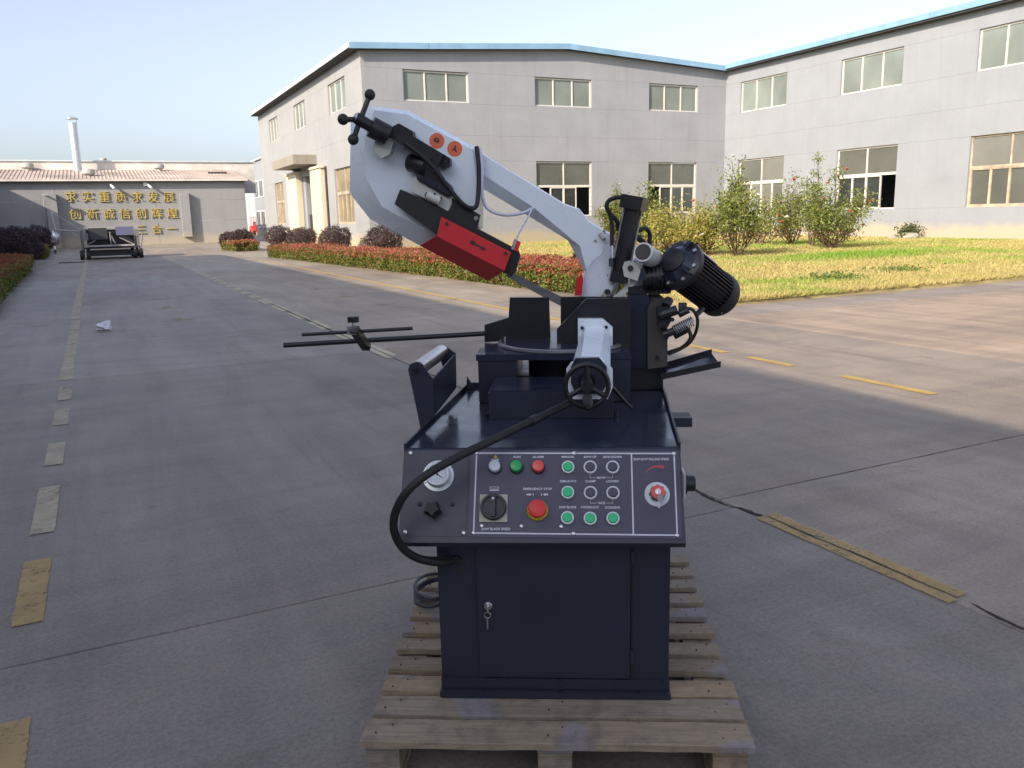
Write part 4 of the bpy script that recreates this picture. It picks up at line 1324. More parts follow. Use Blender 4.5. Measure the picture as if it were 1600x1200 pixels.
def screw(u, v, parent, h=0.0024, r=0.0062):
    o = lt('screw', [(r, 0), (r, 0.0012), (r * 0.8, 0.0030), (r * 0.42, 0.0036), (r * 0.40, 0.0018), (0, 0.0018)], M['steel'], parent, Matrix.Translation((u, v, h)), seg=16)
    return o
for u, v in [(-0.2067, 0.2503), (0.0649, 0.2489), (0.3391, 0.2466), (-0.2085, 0.0262), (0.0613, 0.0249), (0.3349, 0.0210), (-0.1865, 0.0454), (-0.0789, 0.0446), (0.0280, 0.0439)]:
    screw(u, v, face_p, r=0.0058)
for u, v in [(-0.3933, 0.2521), (-0.3944, 0.0284), (-0.2351, 0.0262)]:
    screw(u, v, face_l, 0.0018)
# lamps and buttons
def lamp(name, uv, mat, r=0.0165):
    b = lt(name, [(r * 1.12, 0), (r * 1.12, 0.004), (r * 1.02, 0.006)], M['black'], face_p, Matrix.Translation((*uv, 0.0024)), 24)
    lt('lens', [(r, 0), (r, 0.014), (r * 0.93, 0.018), (r * 0.6, 0.0195), (0, 0.020)], mat, b, Matrix.Translation((0, 0, 0.0045)), 24)
def button(uv, ring, cap, r=0.0162):
    b = lt('push_button', [(r * 1.15, 0), (r * 1.15, 0.007), (r * 1.05, 0.009), (r * 0.86, 0.009), (r * 0.84, 0.006), (0, 0.006)], ring, face_p, Matrix.Translation((*uv, 0.0024)), 28)
    lt('button_cap', [(r * 0.80, 0), (r * 0.80, 0.006), (r * 0.72, 0.0075), (0, 0.0078)], cap, b, Matrix.Translation((0, 0, 0.0062)), 24)
lamp('indicator_lamp', (-0.1543, 0.2084), M['white_lamp'])
lamp('indicator_lamp', (-0.0948, 0.2081), M['green_lamp'])
lamp('indicator_lamp', (-0.0345, 0.2079), M['red_lamp'])
for uv in [(0.0477, 0.2076), (0.0461, 0.1363), (0.0446, 0.0665), (0.1056, 0.0648), (0.1664, 0.0648)]: button(uv, M['ring_met'], M['green_btn'])
for uv in [(0.1084, 0.2074), (0.1697, 0.2071), (0.1078, 0.1353), (0.1685, 0.1352)]: button(uv, M['ring'], M['panel'])
# main selector switch
su, sv = (-0.1554, 0.0929)
sp_ = bx('switch_plate', su - 0.038, su + 0.038, sv - 0.038, sv + 0.038, 0.0024, 0.008, M['plate'], face_p, 0.002)
kn = lt('switch_knob', [(0.036, 0.0), (0.036, 0.010), (0.034, 0.014), (0.029, 0.014), (0.028, 0.009), (0, 0.009)], M['black'], sp_, Matrix.Translation((su, sv + 0.002, 0.008)), 32)
kn2 = bx('switch_grip', su - 0.0065, su + 0.0065, sv - 0.027, sv + 0.029, 0.0165, 0.030, M['black'], sp_, 0.003)
bx('switch_pointer', su - 0.003, su + 0.003, sv + 0.019, sv + 0.025, 0.0302, 0.0308, M['print'], sp_)
# emergency stop
eu, ev = (-0.0358, 0.0876)
es = lt('emergency_stop', [(0.0285, 0), (0.0285, 0.006), (0.025, 0.009), (0.014, 0.009), (0.013, 0.018)], M['yellow'], face_p, Matrix.Translation((eu, ev, 0.0024)), 28)
lt('mushroom_cap', [(0.013, 0.016), (0.0235, 0.018), (0.0250, 0.023), (0.0235, 0.029), (0.016, 0.032), (0, 0.0328)], M['red_btn'], es, seg=28)
# speed dial with key knob
du, dv = (0.2872, 0.1314)
dd = lt('speed_dial', [(0.034, 0), (0.034, 0.003), (0.0325, 0.0045), (0, 0.0045)], M['ring'], face_p, Matrix.Translation((du, dv, 0.0024)), 36)
bm = bmesh.new()
ringA = [((0.0205 + 0.0018 * math.cos(8 * 2 * math.pi * k / 64)) * math.cos(2 * math.pi * k / 64), (0.0205 + 0.0018 * math.cos(8 * 2 * math.pi * k / 64)) * math.sin(2 * math.pi * k / 64)) for k in range(64)]
loft(bm, [(x, y, 0.0046) for x, y in ringA], [(x * 0.94, y * 0.94, 0.026) for x, y in ringA])
build('dial_knob', bm, M['black'], dd, Matrix.Identity(4), smooth=40)
lt('dial_cap', [(0.0185, 0.0262), (0.0185, 0.028), (0, 0.0285)], M['red_lamp'], dd, seg=28)
lt('dial_lock', [(0.008, 0.0286), (0.008, 0.033), (0, 0.0335)], M['steel'], dd, seg=20)
bx('key', -0.0012, 0.0012, -0.006, 0.006, 0.0336, 0.048, M['steel'], dd)
lt('key_head', [(0.0085, -0.0015), (0.0085, 0.0015)], M['steel_dull'], dd, Matrix.Translation((0.004, -0.018, 0.037)) @ Matrix.Rotation(R(20), 4, 'X'), 16)
bx('key', -0.003, 0.003, -0.044, -0.022, 0.030, 0.032, M['steel_dull'], dd)
# red speed arc
bm = bmesh.new()
au, av = (0.2905, 0.1814)
prev = None
for k in range(13):
    t = k / 12
    a = R(155 - 95 * t)
    r0 = 0.030; wd = 0.0006 + 0.0072 * t
    p0 = bm.verts.new((au + r0 * 1.15 * math.cos(a), av + r0 * math.sin(a) - 0.004, 0.0027)); p1 = bm.verts.new((au + (r0 + wd) * 1.15 * math.cos(a), av + (r0 + wd) * math.sin(a) - 0.004, 0.0027))
    if prev: bm.faces.new((prev[0], p0, p1, prev[1]))
    prev = (p0, p1)
build('speed_arc', bm, M['print_r'], face_p)
# printed legends
def legend(s, uv, size=0.0088, sx=1.0, mat='print'):
    text('legend', s, size, M[mat], face_p, Matrix.Translation((*uv, 0.0027)), depth=0.00008, sx=sx, bold=0.00022)
for s, uv, size, sx in [('RUN', (-0.0935, 0.2386), 0.0088, 1.1000), ('ALARM', (-0.0346, 0.2383), 0.0088, 1.1000), ('MANUAL', (0.0479, 0.2379), 0.0088, 1.0000), ('BOW UP', (0.1089, 0.2376), 0.0088, 1.0000), ('BOW DOWN', (0.1706, 0.2373), 0.0088, 0.9500), ('SEMI-AUTO', (0.0473, 0.1686), 0.0088, 1.0000), ('CLAMP', (0.1085, 0.1684), 0.0088, 1.0500), ('LOOSEN', (0.1686, 0.1683), 0.0088, 1.0000), ('BOW', (0.1384, 0.1782), 0.0085, 1.1000), ('VICE', (0.1375, 0.1077), 0.0085, 1.1000), ('SAW BLADE', (0.0457, 0.0963), 0.0088, 0.9800), ('HYDRAULIC', (0.1062, 0.0963), 0.0088, 1.0000), ('COOLING', (0.1664, 0.0954), 0.0088, 1.0000), ('EMERGENCY STOP', (-0.0361, 0.1472), 0.0094, 1.0000), ('SAW BLADE SPEED', (-0.1480, 0.0367), 0.0094, 1.0000), ('SAW BOW FALLING SPEED', (0.2763, 0.2304), 0.0088, 0.9200)]:
    legend(s, uv, size, sx)
legend('POWER', (-0.1541, 0.2309), 0.0065, 1.0)
# warning triangle, blade icon, lock arrows, brackets
tu, tv = (-0.1534, 0.2398)
bm = bmesh.new(); loft(bm, [(tu - 0.006, tv - 0.004, 0.0026), (tu + 0.006, tv - 0.004, 0.0026), (tu, tv + 0.006, 0.0026)], [(tu - 0.006, tv - 0.004, 0.0028), (tu + 0.006, tv - 0.004, 0.0028), (tu, tv + 0.006, 0.0028)])
build('warning_triangle', bm, M['print_y'], face_p)
iu, iv = (-0.1549, 0.1483)
for a, b in (((-0.012, -0.001), (0.012, -0.001)), ((-0.012, 0.005), (0.012, 0.005)), ((-0.012, -0.001), (-0.012, 0.005)), ((0.012, -0.001), (0.012, 0.005))):
    strip('blade_symbol', (iu + a[0], iv + a[1]), (iu + b[0], iv + b[1]), 0.0014, M['print'], face_p)
strip('blade_symbol', (iu - 0.013, iv - 0.0045), (iu + 0.013, iv - 0.0045), 0.0028, M['print'], face_p)
for c, s in (((-0.0570, 0.1320), 1), ((-0.0159, 0.1319), -1)):
    cu_, cv_ = c
    pts = [(-0.009, 0.002), (-0.002, 0.002), (-0.002, 0.0042), (0.006, 0.0), (-0.002, -0.0042), (-0.002, -0.002), (-0.009, -0.002)]
    bm = bmesh.new(); loft(bm, [(cu_ + x * s, cv_ + y, 0.0026) for x, y in pts], [(cu_ + x * s, cv_ + y, 0.0028) for x, y in pts])
    build('release_arrow', bm, M['print'], face_p)
    strip('release_arrow', (cu_ + 0.0095 * s, cv_ - 0.004), (cu_ + 0.0095 * s, cv_ + 0.004), 0.0016, M['print'], face_p)
for (l, r, y_) in (((0.1078, 0.1783), (0.1689, 0.1782), 0), ((0.1073, 0.1078), (0.1677, 0.1077), 0)):
    strip('bracket_line', (l[0], l[1]), (l[0] + 0.018, l[1]), 0.0009, M['print'], face_p); strip('bracket_line', (r[0] - 0.018, r[1]), (r[0], r[1]), 0.0009, M['print'], face_p)
    strip('bracket_line', (l[0], l[1]), (l[0], l[1] + 0.009), 0.0009, M['print'], face_p, 0.0027); strip('bracket_line', (r[0], r[1]), (r[0], r[1] + 0.009), 0.0009, M['print'], face_p, 0.0027)
# pressure gauge
gu, gv = (-0.3120, 0.1850)
ga = lt('pressure_gauge', [(0.044, 0), (0.044, 0.003), (0.035, 0.004), (0.034, 0.020), (0.031, 0.023), (0.029, 0.023), (0.0285, 0.017), (0, 0.017)], M['ring_met'], face_l, Matrix.Translation((gu, gv, 0.0018)), 36)
lt('gauge_dial', [(0.0282, 0.0171), (0, 0.0174)], M['gauge'], ga, seg=28)
for k in range(11):
    a = R(225 - 27 * k)
    c, s = math.cos(a), math.sin(a)
    bm = bmesh.new(); loft(bm, [(0.021 * c - 0.0006 * s, 0.021 * s + 0.0006 * c, 0.0176), (0.021 * c + 0.0006 * s, 0.021 * s - 0.0006 * c, 0.0176), (0.025 * c, 0.025 * s, 0.0176)], [(0.021 * c - 0.0006 * s, 0.021 * s + 0.0006 * c, 0.0178), (0.021 * c + 0.0006 * s, 0.021 * s - 0.0006 * c, 0.0178), (0.025 * c, 0.025 * s, 0.0178)])
    build('gauge_tick', bm, M['soffit'], ga)
bx('gauge_needle', -0.001, 0.001, -0.006, 0.019, 0.0182, 0.0188, M['soffit'], ga, mtx=Matrix.Rotation(R(-125), 4, 'Z'))
lt('gauge_hub', [(0.003, 0.0182), (0.003, 0.0195)], M['soffit'], ga, seg=12)
for k in range(3):
    a = R(90 + 120 * k); screw(gu + 0.0395 * math.cos(a), gv + 0.0395 * math.sin(a), face_l, 0.0048, 0.003)
# star knob and two plugs
ku, kv = (-0.3196, 0.0858)
bm = bmesh.new()
st = [((0.026 if k % 2 else 0.017) * math.cos(2 * math.pi * k / 10 + 0.4), (0.026 if k % 2 else 0.017) * math.sin(2 * math.pi * k / 10 + 0.4)) for k in range(10)]
loft(bm, [(x, y, 0.014) for x, y in st], [(x * 0.8, y * 0.8, 0.040) for x, y in st])
knb = build('star_knob', bm, M['black_matt'], face_l, Matrix.Translation((ku, kv, 0.0018)), bevel=0.003)
lt('knob_stem', [(0.010, 0), (0.010, 0.0142)], M['black'], knb, seg=16)
for uv in [(-0.3596, 0.1055), (-0.2692, 0.1054)]: lt('plug', [(0.006, 0), (0.006, 0.006), (0.003, 0.0075)], M['black'], face_l, Matrix.Translation((*uv, 0.0018)), 8)
# isolator on the console side
sd = lt('side_switch', [(0.030, 0), (0.030, 0.006), (0.022, 0.007), (0.022, 0.026), (0.020, 0.029), (0, 0.029)], M['black'], saw, Matrix.Translation((XR_ + 0.006, 0.02, 0.775)) @ Matrix.Rotation(R(90), 4, 'Y'))
bx('side_plate', XR_ + 0.0005, XR_ + 0.006, -0.016, 0.056, 0.739, 0.811, M['ring_met'], sd, mtx=(Matrix.Translation((XR_ + 0.006, 0.02, 0.775)) @ Matrix.Rotation(R(90), 4, 'Y')).inverted())

# ---- coolant tray and cover plate
TRY = [(-0.413, 0.075), (0.357, 0.075), (0.404, 0.95), (-0.334, 0.95)]
bm = bmesh.new(); prism_z(bm, TRY, 0.838, 0.858)
tray = build('coolant_tray', bm, M['navy_gloss'], saw, bevel=0.002)
bm = bmesh.new(); prism_z(bm, [(-0.405, 0.076), (0.350, 0.076), (0.366, 0.47), (-0.365, 0.47)], 0.8585, 0.8630)
build('cover_plate', bm, M['navy_gloss'], saw, bevel=0.0015)
for a, b in (((-0.413, 0.075), (-0.334, 0.95)), ((0.357, 0.075), (0.404, 0.95)), ((-0.334, 0.95), (0.404, 0.95))):
    A, B = Vector((*a, 0)), Vector((*b, 0)); d = (B - A).normalized(); n = Vector((-d.y, d.x, 0)) * 0.003
    bm = bmesh.new(); c = [A + n, A - n, B - n, B + n]
    loft(bm, [(p.x, p.y, 0.8395) for p in c], [(p.x, p.y, 0.876) for p in c]); build('tray_rim', bm, M['navy'], tray, bevel=0.001)
bm = bmesh.new(); loft(bm, [(-0.335, 0.90, 0.86), (-0.30, 0.90, 0.86), (-0.332, 0.90, 0.91)], [(-0.335, 0.905, 0.86), (-0.30, 0.905, 0.86), (-0.332, 0.905, 0.91)])
build('corner_gusset', bm, M['navy'], tray)
bx('side_bar', 0.33, 0.447, 0.45, 0.53, 0.828, 0.858, M['navy'], saw, 0.003, Matrix.Translation((0, 0, -0.006)))

# ---- vise bed
bed = bx('vise_bed', -0.204, 0.195, 0.41, 0.65, 0.864, 0.949, M['navy'], saw, 0.004)
bx('bed_top', -0.2, 0.19, 0.42, 0.64, 0.9495, 0.955, M['navy_gloss'], bed, 0.001)
for a in ((-0.21, -0.19), (0.20, 0.22)):
    cy('bed_bolt', (a[0], 0.43, 0.864), (a[0], 0.43, 0.880), 0.009, M['black'], bed, seg=8)
bas = bx('table_base', -0.262, -0.128, 0.665, 1.08, 0.861, 1.008, M['navy'], saw, 0.004)
bx('table_base_rib', 0.145, 0.266, 0.665, 1.08, 0.861, 1.008, M['navy'], bas, 0.004)
bx('base_crossbeam', -0.127, 0.144, 0.80, 1.08, 0.861, 0.93, M['navy'], bas, 0.004)
tt = bx('table_top', -0.268, 0.268, 0.66, 1.10, 1.010, 1.032, M['navy_gloss'], saw, 0.003)
cy('swivel_column', (0.02, 0.86, 0.862), (0.02, 0.86, 1.009), 0.115, M['black'], saw, seg=36)
lt('turntable', [(0.238, 0), (0.240, 0.002), (0.240, 0.0105), (0.237, 0.0125), (0, 0.0125)], M['steel_dull'], saw, Matrix.Translation((0.03, 0.893, 1.0325)), 64)
lt('turntable_face', [(0.226, 0), (0.226, 0.0008), (0, 0.0008)], M['navy_gloss'], tt, Matrix.Translation((0.03, 0.893, 1.0452)), 48)
bx('t_slot', -0.012, 0.026, 0.68, 1.10, 0.0, 0.0012, M['steel_dull'], tt, mtx=Matrix.Translation((0, 0, 1.0462)))
cy('stop_pin', (-0.1808, 0.8600, 1.0439), tuple(Vector((-0.1808, 0.8600, 1.0439)) + Vector((0, 0, 0.022))), 0.005, M['steel'], tt, seg=10)
# fences
def plate(name, poly, y0, th, mat, parent, bevel=0.0015):
    bm = bmesh.new(); prism_y(bm, poly, y0, y0 + th)
    return build(name, bm, mat, parent, bevel=bevel)
fl_ = plate('left_fence', [(-0.2619, 1.1003), (-0.1703, 1.1267), (-0.1638, 1.2023), (-0.0168, 1.1998), (-0.0142, 1.0480), (-0.2639, 1.0345)], 0.93, 0.02, M['black'], saw)
fr_ = plate('right_fence', [(0.0261, 1.2014), (0.2841, 1.1969), (0.2849, 1.0147), (0.0239, 1.0183)], 0.93, 0.02, M['black'], saw)
jw = plate('vise_jaw', [(0.0122, 1.0995), (0.1176, 1.2074), (0.2728, 1.2070), (0.2736, 1.0312), (0.0113, 1.0324)], 0.78, 0.022, M['black'], saw)
# ---- vise cylinder body (white)
bk = [(0.0874, 1.1404), (0.1750, 1.1391), (0.2086, 1.1091), (0.2087, 0.9969), (0.0863, 0.9985)]
vb = plate('vise_cylinder', bk, 0.745, 0.033, M['white'], saw, 0.002)
def ring_pts(poly, y): return [(x, y, z) for x, z in poly]
bm = bmesh.new()
r1 = [(0.1140, 1.1120), (0.1812, 1.1109), (0.2013, 1.0857), (0.2013, 0.9943), (0.0952, 0.9956), (0.0958, 1.0827)]
r2 = [(0.0915, 1.0714), (0.1507, 1.0706), (0.1802, 1.0381), (0.1822, 0.9570), (0.0608, 0.9582), (0.0615, 1.0355)]
loft(bm, ring_pts(r1, 0.744), ring_pts(r2, 0.375)); build('cylinder_body', bm, M['white'], vb, bevel=0.004)
r3 = [(0.0616, 1.0543), (0.1618, 1.0570), (0.1873, 1.0327), (0.1873, 0.9763), (0.1715, 0.9400), (0.0605, 0.9410), (0.0451, 0.9859), (0.0456, 1.0324)]
bm = bmesh.new(); loft(bm, ring_pts(r3, 0.374), ring_pts(r3, 0.345)); build('front_flange', bm, M['white'], vb, bevel=0.002)
r4 = [(0.0732, 1.0713), (0.1451, 1.0723), (0.1682, 1.0444), (0.1682, 0.9907), (0.1525, 0.9608), (0.0743, 0.9596), (0.0589, 0.9959), (0.0594, 1.0437)]
bm = bmesh.new(); loft(bm, ring_pts(r4, 0.344), ring_pts(r4, 0.325)); build('seal_ring', bm, M['navy'], vb, bevel=0.003)
for p in ((0.1016, 0.7440, 1.1099), (0.1857, 0.7440, 1.1109)): cy('flange_bolt', p, (p[0], p[1] - 0.007, p[2]), 0.006, M['black'], vb, seg=8)
# hand wheel
wc = (0.1059, 0.2500, 1.0018)
hw = empty('hand_wheel', wc, 0, saw)
bm = bmesh.new()
N = 40
for i in range(N):
    pass
tube(bm, [(0.0635 * math.cos(2 * math.pi * k / N), 0, 0.0635 * math.sin(2 * math.pi * k / N)) for k in range(N + 1)], 0.0075, 10)
build('wheel_rim', bm, M['black'], hw, smooth=50)
cy('wheel_hub', (0, -0.02, 0), (0, 0.075, 0), 0.018, M['black'], hw, seg=20)
for a in (90, 210, 330):
    cy('wheel_spoke', (0.015 * math.cos(R(a)), 0, 0.015 * math.sin(R(a))), (0.060 * math.cos(R(a)), 0, 0.060 * math.sin(R(a))), 0.008, M['black'], hw, seg=10)
h0 = Vector((0.0, -0.012, -0.030))
lt('crank_handle', [(0.010, 0), (0.014, 0.012), (0.0155, 0.06), (0.0135, 0.122), (0.007, 0.13)], M['rubber'], hw, Matrix.Translation(h0) @ Matrix.Rotation(R(90), 4, 'X') , 18)
cy('spindle', (0, 0.075, 0), (0, 0.10, 0), 0.026, M['black'], hw, seg=18)
# vise lever to the right
tb('clamp_lever', [(0.1795, 0.4000, 0.9764), (0.2128, 0.4200, 0.9347), (0.2500, 0.4300, 0.8924)], 0.006, M['black'], saw, 4, 8)

# ---- hose from vise round the console
hose = [((0.0602, 0.3000, 0.9423)), ((0.0122, 0.2400, 0.9328)), ((-0.0739, 0.1200, 0.9187)), ((-0.1642, 0.0000, 0.9014)), ((-0.2435, -0.0700, 0.8791)), ((-0.3171, -0.1200, 0.8475)), ((-0.3681, -0.1450, 0.8090)), ((-0.4022, -0.1400, 0.7514)), ((-0.4106, -0.1300, 0.6944)), ((-0.3956, -0.1000, 0.6336)), ((-0.3594, -0.0700, 0.5916)), ((-0.3041, -0.0350, 0.5654)), ((-0.2693, 0.0100, 0.5556))]
hz = tb('hydraulic_hose', hose, 0.0112, M['rubber'], saw, 10, 14)
cy('hose_ferrule', (-0.0426, 0.1670, 0.9232), (-0.0602, 0.1420, 0.9202), 0.0145, M['black'], hz, seg=14)
tb('control_cable', [(-0.3872, -0.0600, 0.6021), (-0.3473, -0.0400, 0.5806), (-0.2972, -0.0200, 0.5703), (-0.2674, 0.0100, 0.5594)], 0.006, M['black_matt'], saw, 8, 10)
cy('cable_gland', (-0.2666, 0.0040, 0.5601), tuple(Vector((-0.2666, 0.0040, 0.5601)) + Vector((0, -0.012, 0))), 0.012, M['black'], saw, seg=8)
bx('cable_slot', -0.27, -0.245, 0.0015, 0.0036, 0.515, 0.56, M['inner'], cab)
# coiled supply cable lying on the pallet
bm = bmesh.new()
cc = Vector((-0.4333, 0.5993, 0.1500))
pts = []
for k in range(64):
    a = k / 64 * 2 * math.pi * 3
    pts.append(cc + Vector((0.075 * math.cos(a), 0.11 * math.sin(a), 0.012 + 0.008 * k / 64 * 6 + 0.006 * math.sin(a * 1.3))))
tube(bm, pts, 0.006, 8)
build('supply_cable', bm, M['cable'], saw, smooth=50)

# ---- material stop rod on the left fence
rod = cy('stop_rod', (-0.2575, 0.9500, 1.0658), (-0.9955, 0.8000, 1.0536), 0.0095, M['black'], saw, seg=16)
cy('stop_bar', (-0.9032, 0.7400, 1.1000), (-0.5110, 0.8000, 1.1093), 0.0065, M['black'], rod, seg=12)
def beam(name, p0, p1, w, h, mat, parent, bevel=0.002):
    p0, p1 = Vector(p0), Vector(p1)
    m, L = frame_of(p0, p1)
    return bx(name, -w / 2, w / 2, -h / 2, h / 2, 0, L, mat, parent, bevel, m)
beam('stop_clamp', (-0.7074, 0.7200, 1.1207), (-0.6924, 0.8300, 1.0364), 0.03, 0.026, M['black'], rod)
cb = Vector((-0.7151, 0.7400, 1.1158))
bx('clamp_cube', cb.x - 0.018, cb.x + 0.018, cb.y - 0.018, cb.y + 0.018, cb.z - 0.016, cb.z + 0.014, M['steel_dull'], rod, 0.002)
bm = bmesh.new()
st = [((0.021 if k % 2 else 0.014) * math.cos(2 * math.pi * k / 12), (0.021 if k % 2 else 0.014) * math.sin(2 * math.pi * k / 12)) for k in range(12)]
loft(bm, [(x, y, 0) for x, y in st], [(x, y, 0.020) for x, y in st]); 
build('clamp_knob', bm, M['black_matt'], rod, Matrix.Translation(cb + Vector((0.002, 0, 0.026))), bevel=0.002)
cy('knob_stud', cb + Vector((0.002, 0, 0.01)), cb + Vector((0.002, 0, 0.03)), 0.005, M['steel'], rod, seg=8)
cy('clamp_screw', (-0.6942, 0.8100, 1.0467), (-0.6781, 0.8000, 1.0362), 0.010, M['black'], rod, seg=10)

# ---- infeed roller stand
rs = plate('roller_stand', [(-0.4346, 1.0519), (-0.4270, 1.0676), (-0.4090, 1.0743), (-0.3897, 1.0671), (-0.3697, 1.0333), (-0.3584, 1.0213), (-0.3635, 0.9012), (-0.4048, 0.8651), (-0.4139, 0.9259)], 0.285, 0.006, M['navy'], saw)
plate('roller_bracket', [(-0.4018, 1.0555), (-0.3701, 1.0641), (-0.3376, 1.0389), (-0.3394, 0.9302), (-0.3697, 0.9031), (-0.3804, 0.9762)], 0.655, 0.006, M['navy'], rs)
bm = bmesh.new()
w0, w1, w2, w3 = (-0.3594, 0.2910, 1.0201), (-0.3377, 0.6550, 1.0367), (-0.3399, 0.6550, 0.9165), (-0.3645, 0.2910, 0.8998)
loft(bm, [w0, w1, w2, w3], [(w0[0] - 0.005, w0[1], w0[2]), (w1[0] - 0.005, w1[1], w1[2]), (w2[0] - 0.005, w2[1], w2[2]), (w3[0] - 0.005, w3[1], w3[2])])
build('roller_web', bm, M['navy'], rs)
cy('roller', (-0.4078, 0.2940, 1.0499), (-0.3861, 0.6520, 1.0457), 0.024, M['steel'], rs, seg=32)
cy('roller_axle', (-0.4110, 0.2780, 1.0470), (-0.4071, 0.2900, 1.0496), 0.008, M['black'], rs, seg=10)

# ---- right side: pivot block, chute, valve group
blk = bx('pivot_base', 0.268, 0.345, 0.84, 1.12, 0.945, 1.205, M['navy_gloss'], saw, 0.006)
plate('pivot_plate', [(0.3383, 0.9460), (0.3365, 1.1619), (0.3453, 1.1823), (0.3633, 1.1934), (0.4061, 1.1927), (0.4093, 0.9569)], 0.81, 0.26, M['brown_face'], blk, 0.003)  # brown colour stands for sunlit ground reflected in this plate
cy('pivot_bolt', (0.3723, 0.8100, 0.9878), tuple(Vector((0.3723, 0.8100, 0.9878)) + Vector((0, -0.008, 0))), 0.008, M['black'], blk, seg=10)
bx('swivel_foot', 0.20, 0.40, 0.86, 1.12, 0.861, 0.944, M['black'], blk, 0.004)
ch = [((0.3835, 0.8000, 0.9144)), ((0.5965, 0.8000, 0.9587)), ((0.5862, 0.9300, 0.9816)), ((0.3786, 0.9300, 0.9234))]
bm = bmesh.new(); loft(bm, ch, [(x, y, z - 0.004) for x, y, z in ch])
chu = build('chip_chute', bm, M['navy_gloss'], saw)
for a, b in ((0, 1), (3, 2)):
    A, B = Vector(ch[a]), Vector(ch[b])
    bm = bmesh.new(); loft(bm, [A + Vector((0, -0.003, -0.006)), A + Vector((0, 0.003, -0.006)), A + Vector((0, 0.003, 0.016)), A + Vector((0, -0.003, 0.016))], [B + Vector((0, -0.003, -0.006)), B + Vector((0, 0.003, -0.006)), B + Vector((0, 0.003, 0.016)), B + Vector((0, -0.003, 0.016))])
    build('chute_lip', bm, M['black'], chu)
va = plate('valve_block', [(0.3661, 1.1704), (0.4038, 1.1788), (0.4179, 1.1289), (0.4026, 1.1019), (0.3735, 1.1023)], 0.77, 0.04, M['black'], saw, 0.003)
for a, b, r in (((0.3720, 0.7600, 1.1444), (0.4339, 0.7600, 1.1659), 0.017), ((0.3961, 0.7800, 1.1778), (0.4116, 0.8000, 1.1981), 0.016), ((0.3861, 0.7600, 1.0762), (0.4305, 0.7600, 1.0937), 0.014), ((0.4425, 0.7900, 1.1442), (0.4780, 0.7900, 1.1618), 0.012), ((0.4269, 0.8000, 1.0699), (0.4761, 0.8000, 1.0968), 0.017)):
    cy('valve_port', a, b, r, M['black'], va, seg=16, bevel=0.002)
bx('terminal_box', *(lambda p: (p[0] - 0.012, p[0] + 0.014, p[1], p[1] + 0.03, p[2] - 0.014, p[2] + 0.016))((0.4592, 0.8000, 1.1678)), M['brown_face'], va, 0.002)
for p in [(0.3735, 0.7550, 1.1539), (0.4160, 0.7550, 1.1330), (0.3762, 0.7550, 1.1156), (0.4122, 0.7550, 1.0833), (0.3968, 0.7550, 1.0699)]:
    cy('port_nut', p, (p[0], p[1] - 0.010, p[2]), 0.008, M['black'], va, seg=6)
# spring
s0, s1 = Vector((0.4238, 0.7600, 1.0938)), Vector((0.4899, 0.7600, 1.1267))
m_, L_ = frame_of(s0, s1)
bm = bmesh.new(); tube(bm, [m_ @ Vector((0.016 * math.cos(k * 0.6), 0.016 * math.sin(k * 0.6), L_ * k / 110)) for k in range(111)], 0.0022, 6)
build('spring', bm, M['steel_dull'], va, smooth=50)
tb('valve_cable', [(0.4615, 0.8000, 1.1655), (0.4914, 0.7900, 1.1616), (0.5100, 0.7900, 1.1249), (0.5036, 0.8000, 1.0734), (0.4756, 0.8200, 1.0292), (0.4122, 0.8400, 1.0011)], 0.006, M['rubber'], va, 8, 10)
tb('valve_cable', [(0.4784, 0.8000, 1.0967), (0.4881, 0.8000, 1.0598), (0.4621, 0.8200, 1.0224), (0.4146, 0.8400, 0.9963)], 0.007, M['brown_face'], va, 8, 10)

# ---- saw bow: arm and head
def bow_part(name, front, outer, yf, yo, yb, mat, bevel, pts):
    bm = bmesh.new()
    A = [bm.verts.new((x, yf, z)) for x, z in front]
    B = [bm.verts.new((x, yo, z)) for x, z in outer]
    C = [bm.verts.new((x, yb, z)) for x, z in pts]
    n = len(A)
    for u, v in ((A, B), (B, C)):
        for i in range(n):
            j = (i + 1) % n
            bm.faces.new((u[i], u[j], v[j], v[i]))
    bm.faces.new(A); bm.faces.new(list(reversed(C)))
    return build(name, bm, mat, saw, bevel=bevel, segs=3, smooth=28)
AF = [(-0.2982, 1.7614), (-0.2521, 1.7238), (-0.1010, 1.6284), (0.0440, 1.5372), (0.0981, 1.5173), (0.1332, 1.4724), (0.2157, 1.4215), (0.2252, 1.3461), (0.2086, 1.2515), (0.1750, 1.1945), (0.0957, 1.1958), (0.1251, 1.2912), (0.0995, 1.3865), (-0.0674, 1.5283), (-0.2077, 1.6220), (-0.2891, 1.6792)]
AO = [(-0.3019, 1.7689), (-0.2554, 1.7309), (-0.1026, 1.6344), (0.0440, 1.5423), (0.0987, 1.5222), (0.1365, 1.4767), (0.2223, 1.4253), (0.2319, 1.3443), (0.2151, 1.2486), (0.1812, 1.1910), (0.0913, 1.1926), (0.1187, 1.2890), (0.0545, 1.4076), (-0.1004, 1.5058), (-0.2474, 1.5963), (-0.2994, 1.6279)]
arm = bow_part('bow_arm', AF, AO, 0.975, 1.01, 1.12, M['white'], 0.007, AO)
HF = [(-0.6423, 1.8906), (-0.5209, 1.8712), (-0.2890, 1.7412), (-0.2767, 1.6137), (-0.2881, 1.4800), (-0.3905, 1.4285), (-0.4666, 1.4513), (-0.6330, 1.5464), (-0.6871, 1.6519), (-0.6830, 1.8021)]
HO = [(-0.6763, 1.9136), (-0.5281, 1.8942), (-0.2820, 1.7531), (-0.2671, 1.6158), (-0.2768, 1.4600), (-0.3880, 1.3663), (-0.5125, 1.4003), (-0.6977, 1.5032), (-0.7697, 1.6003), (-0.7500, 1.8564)]
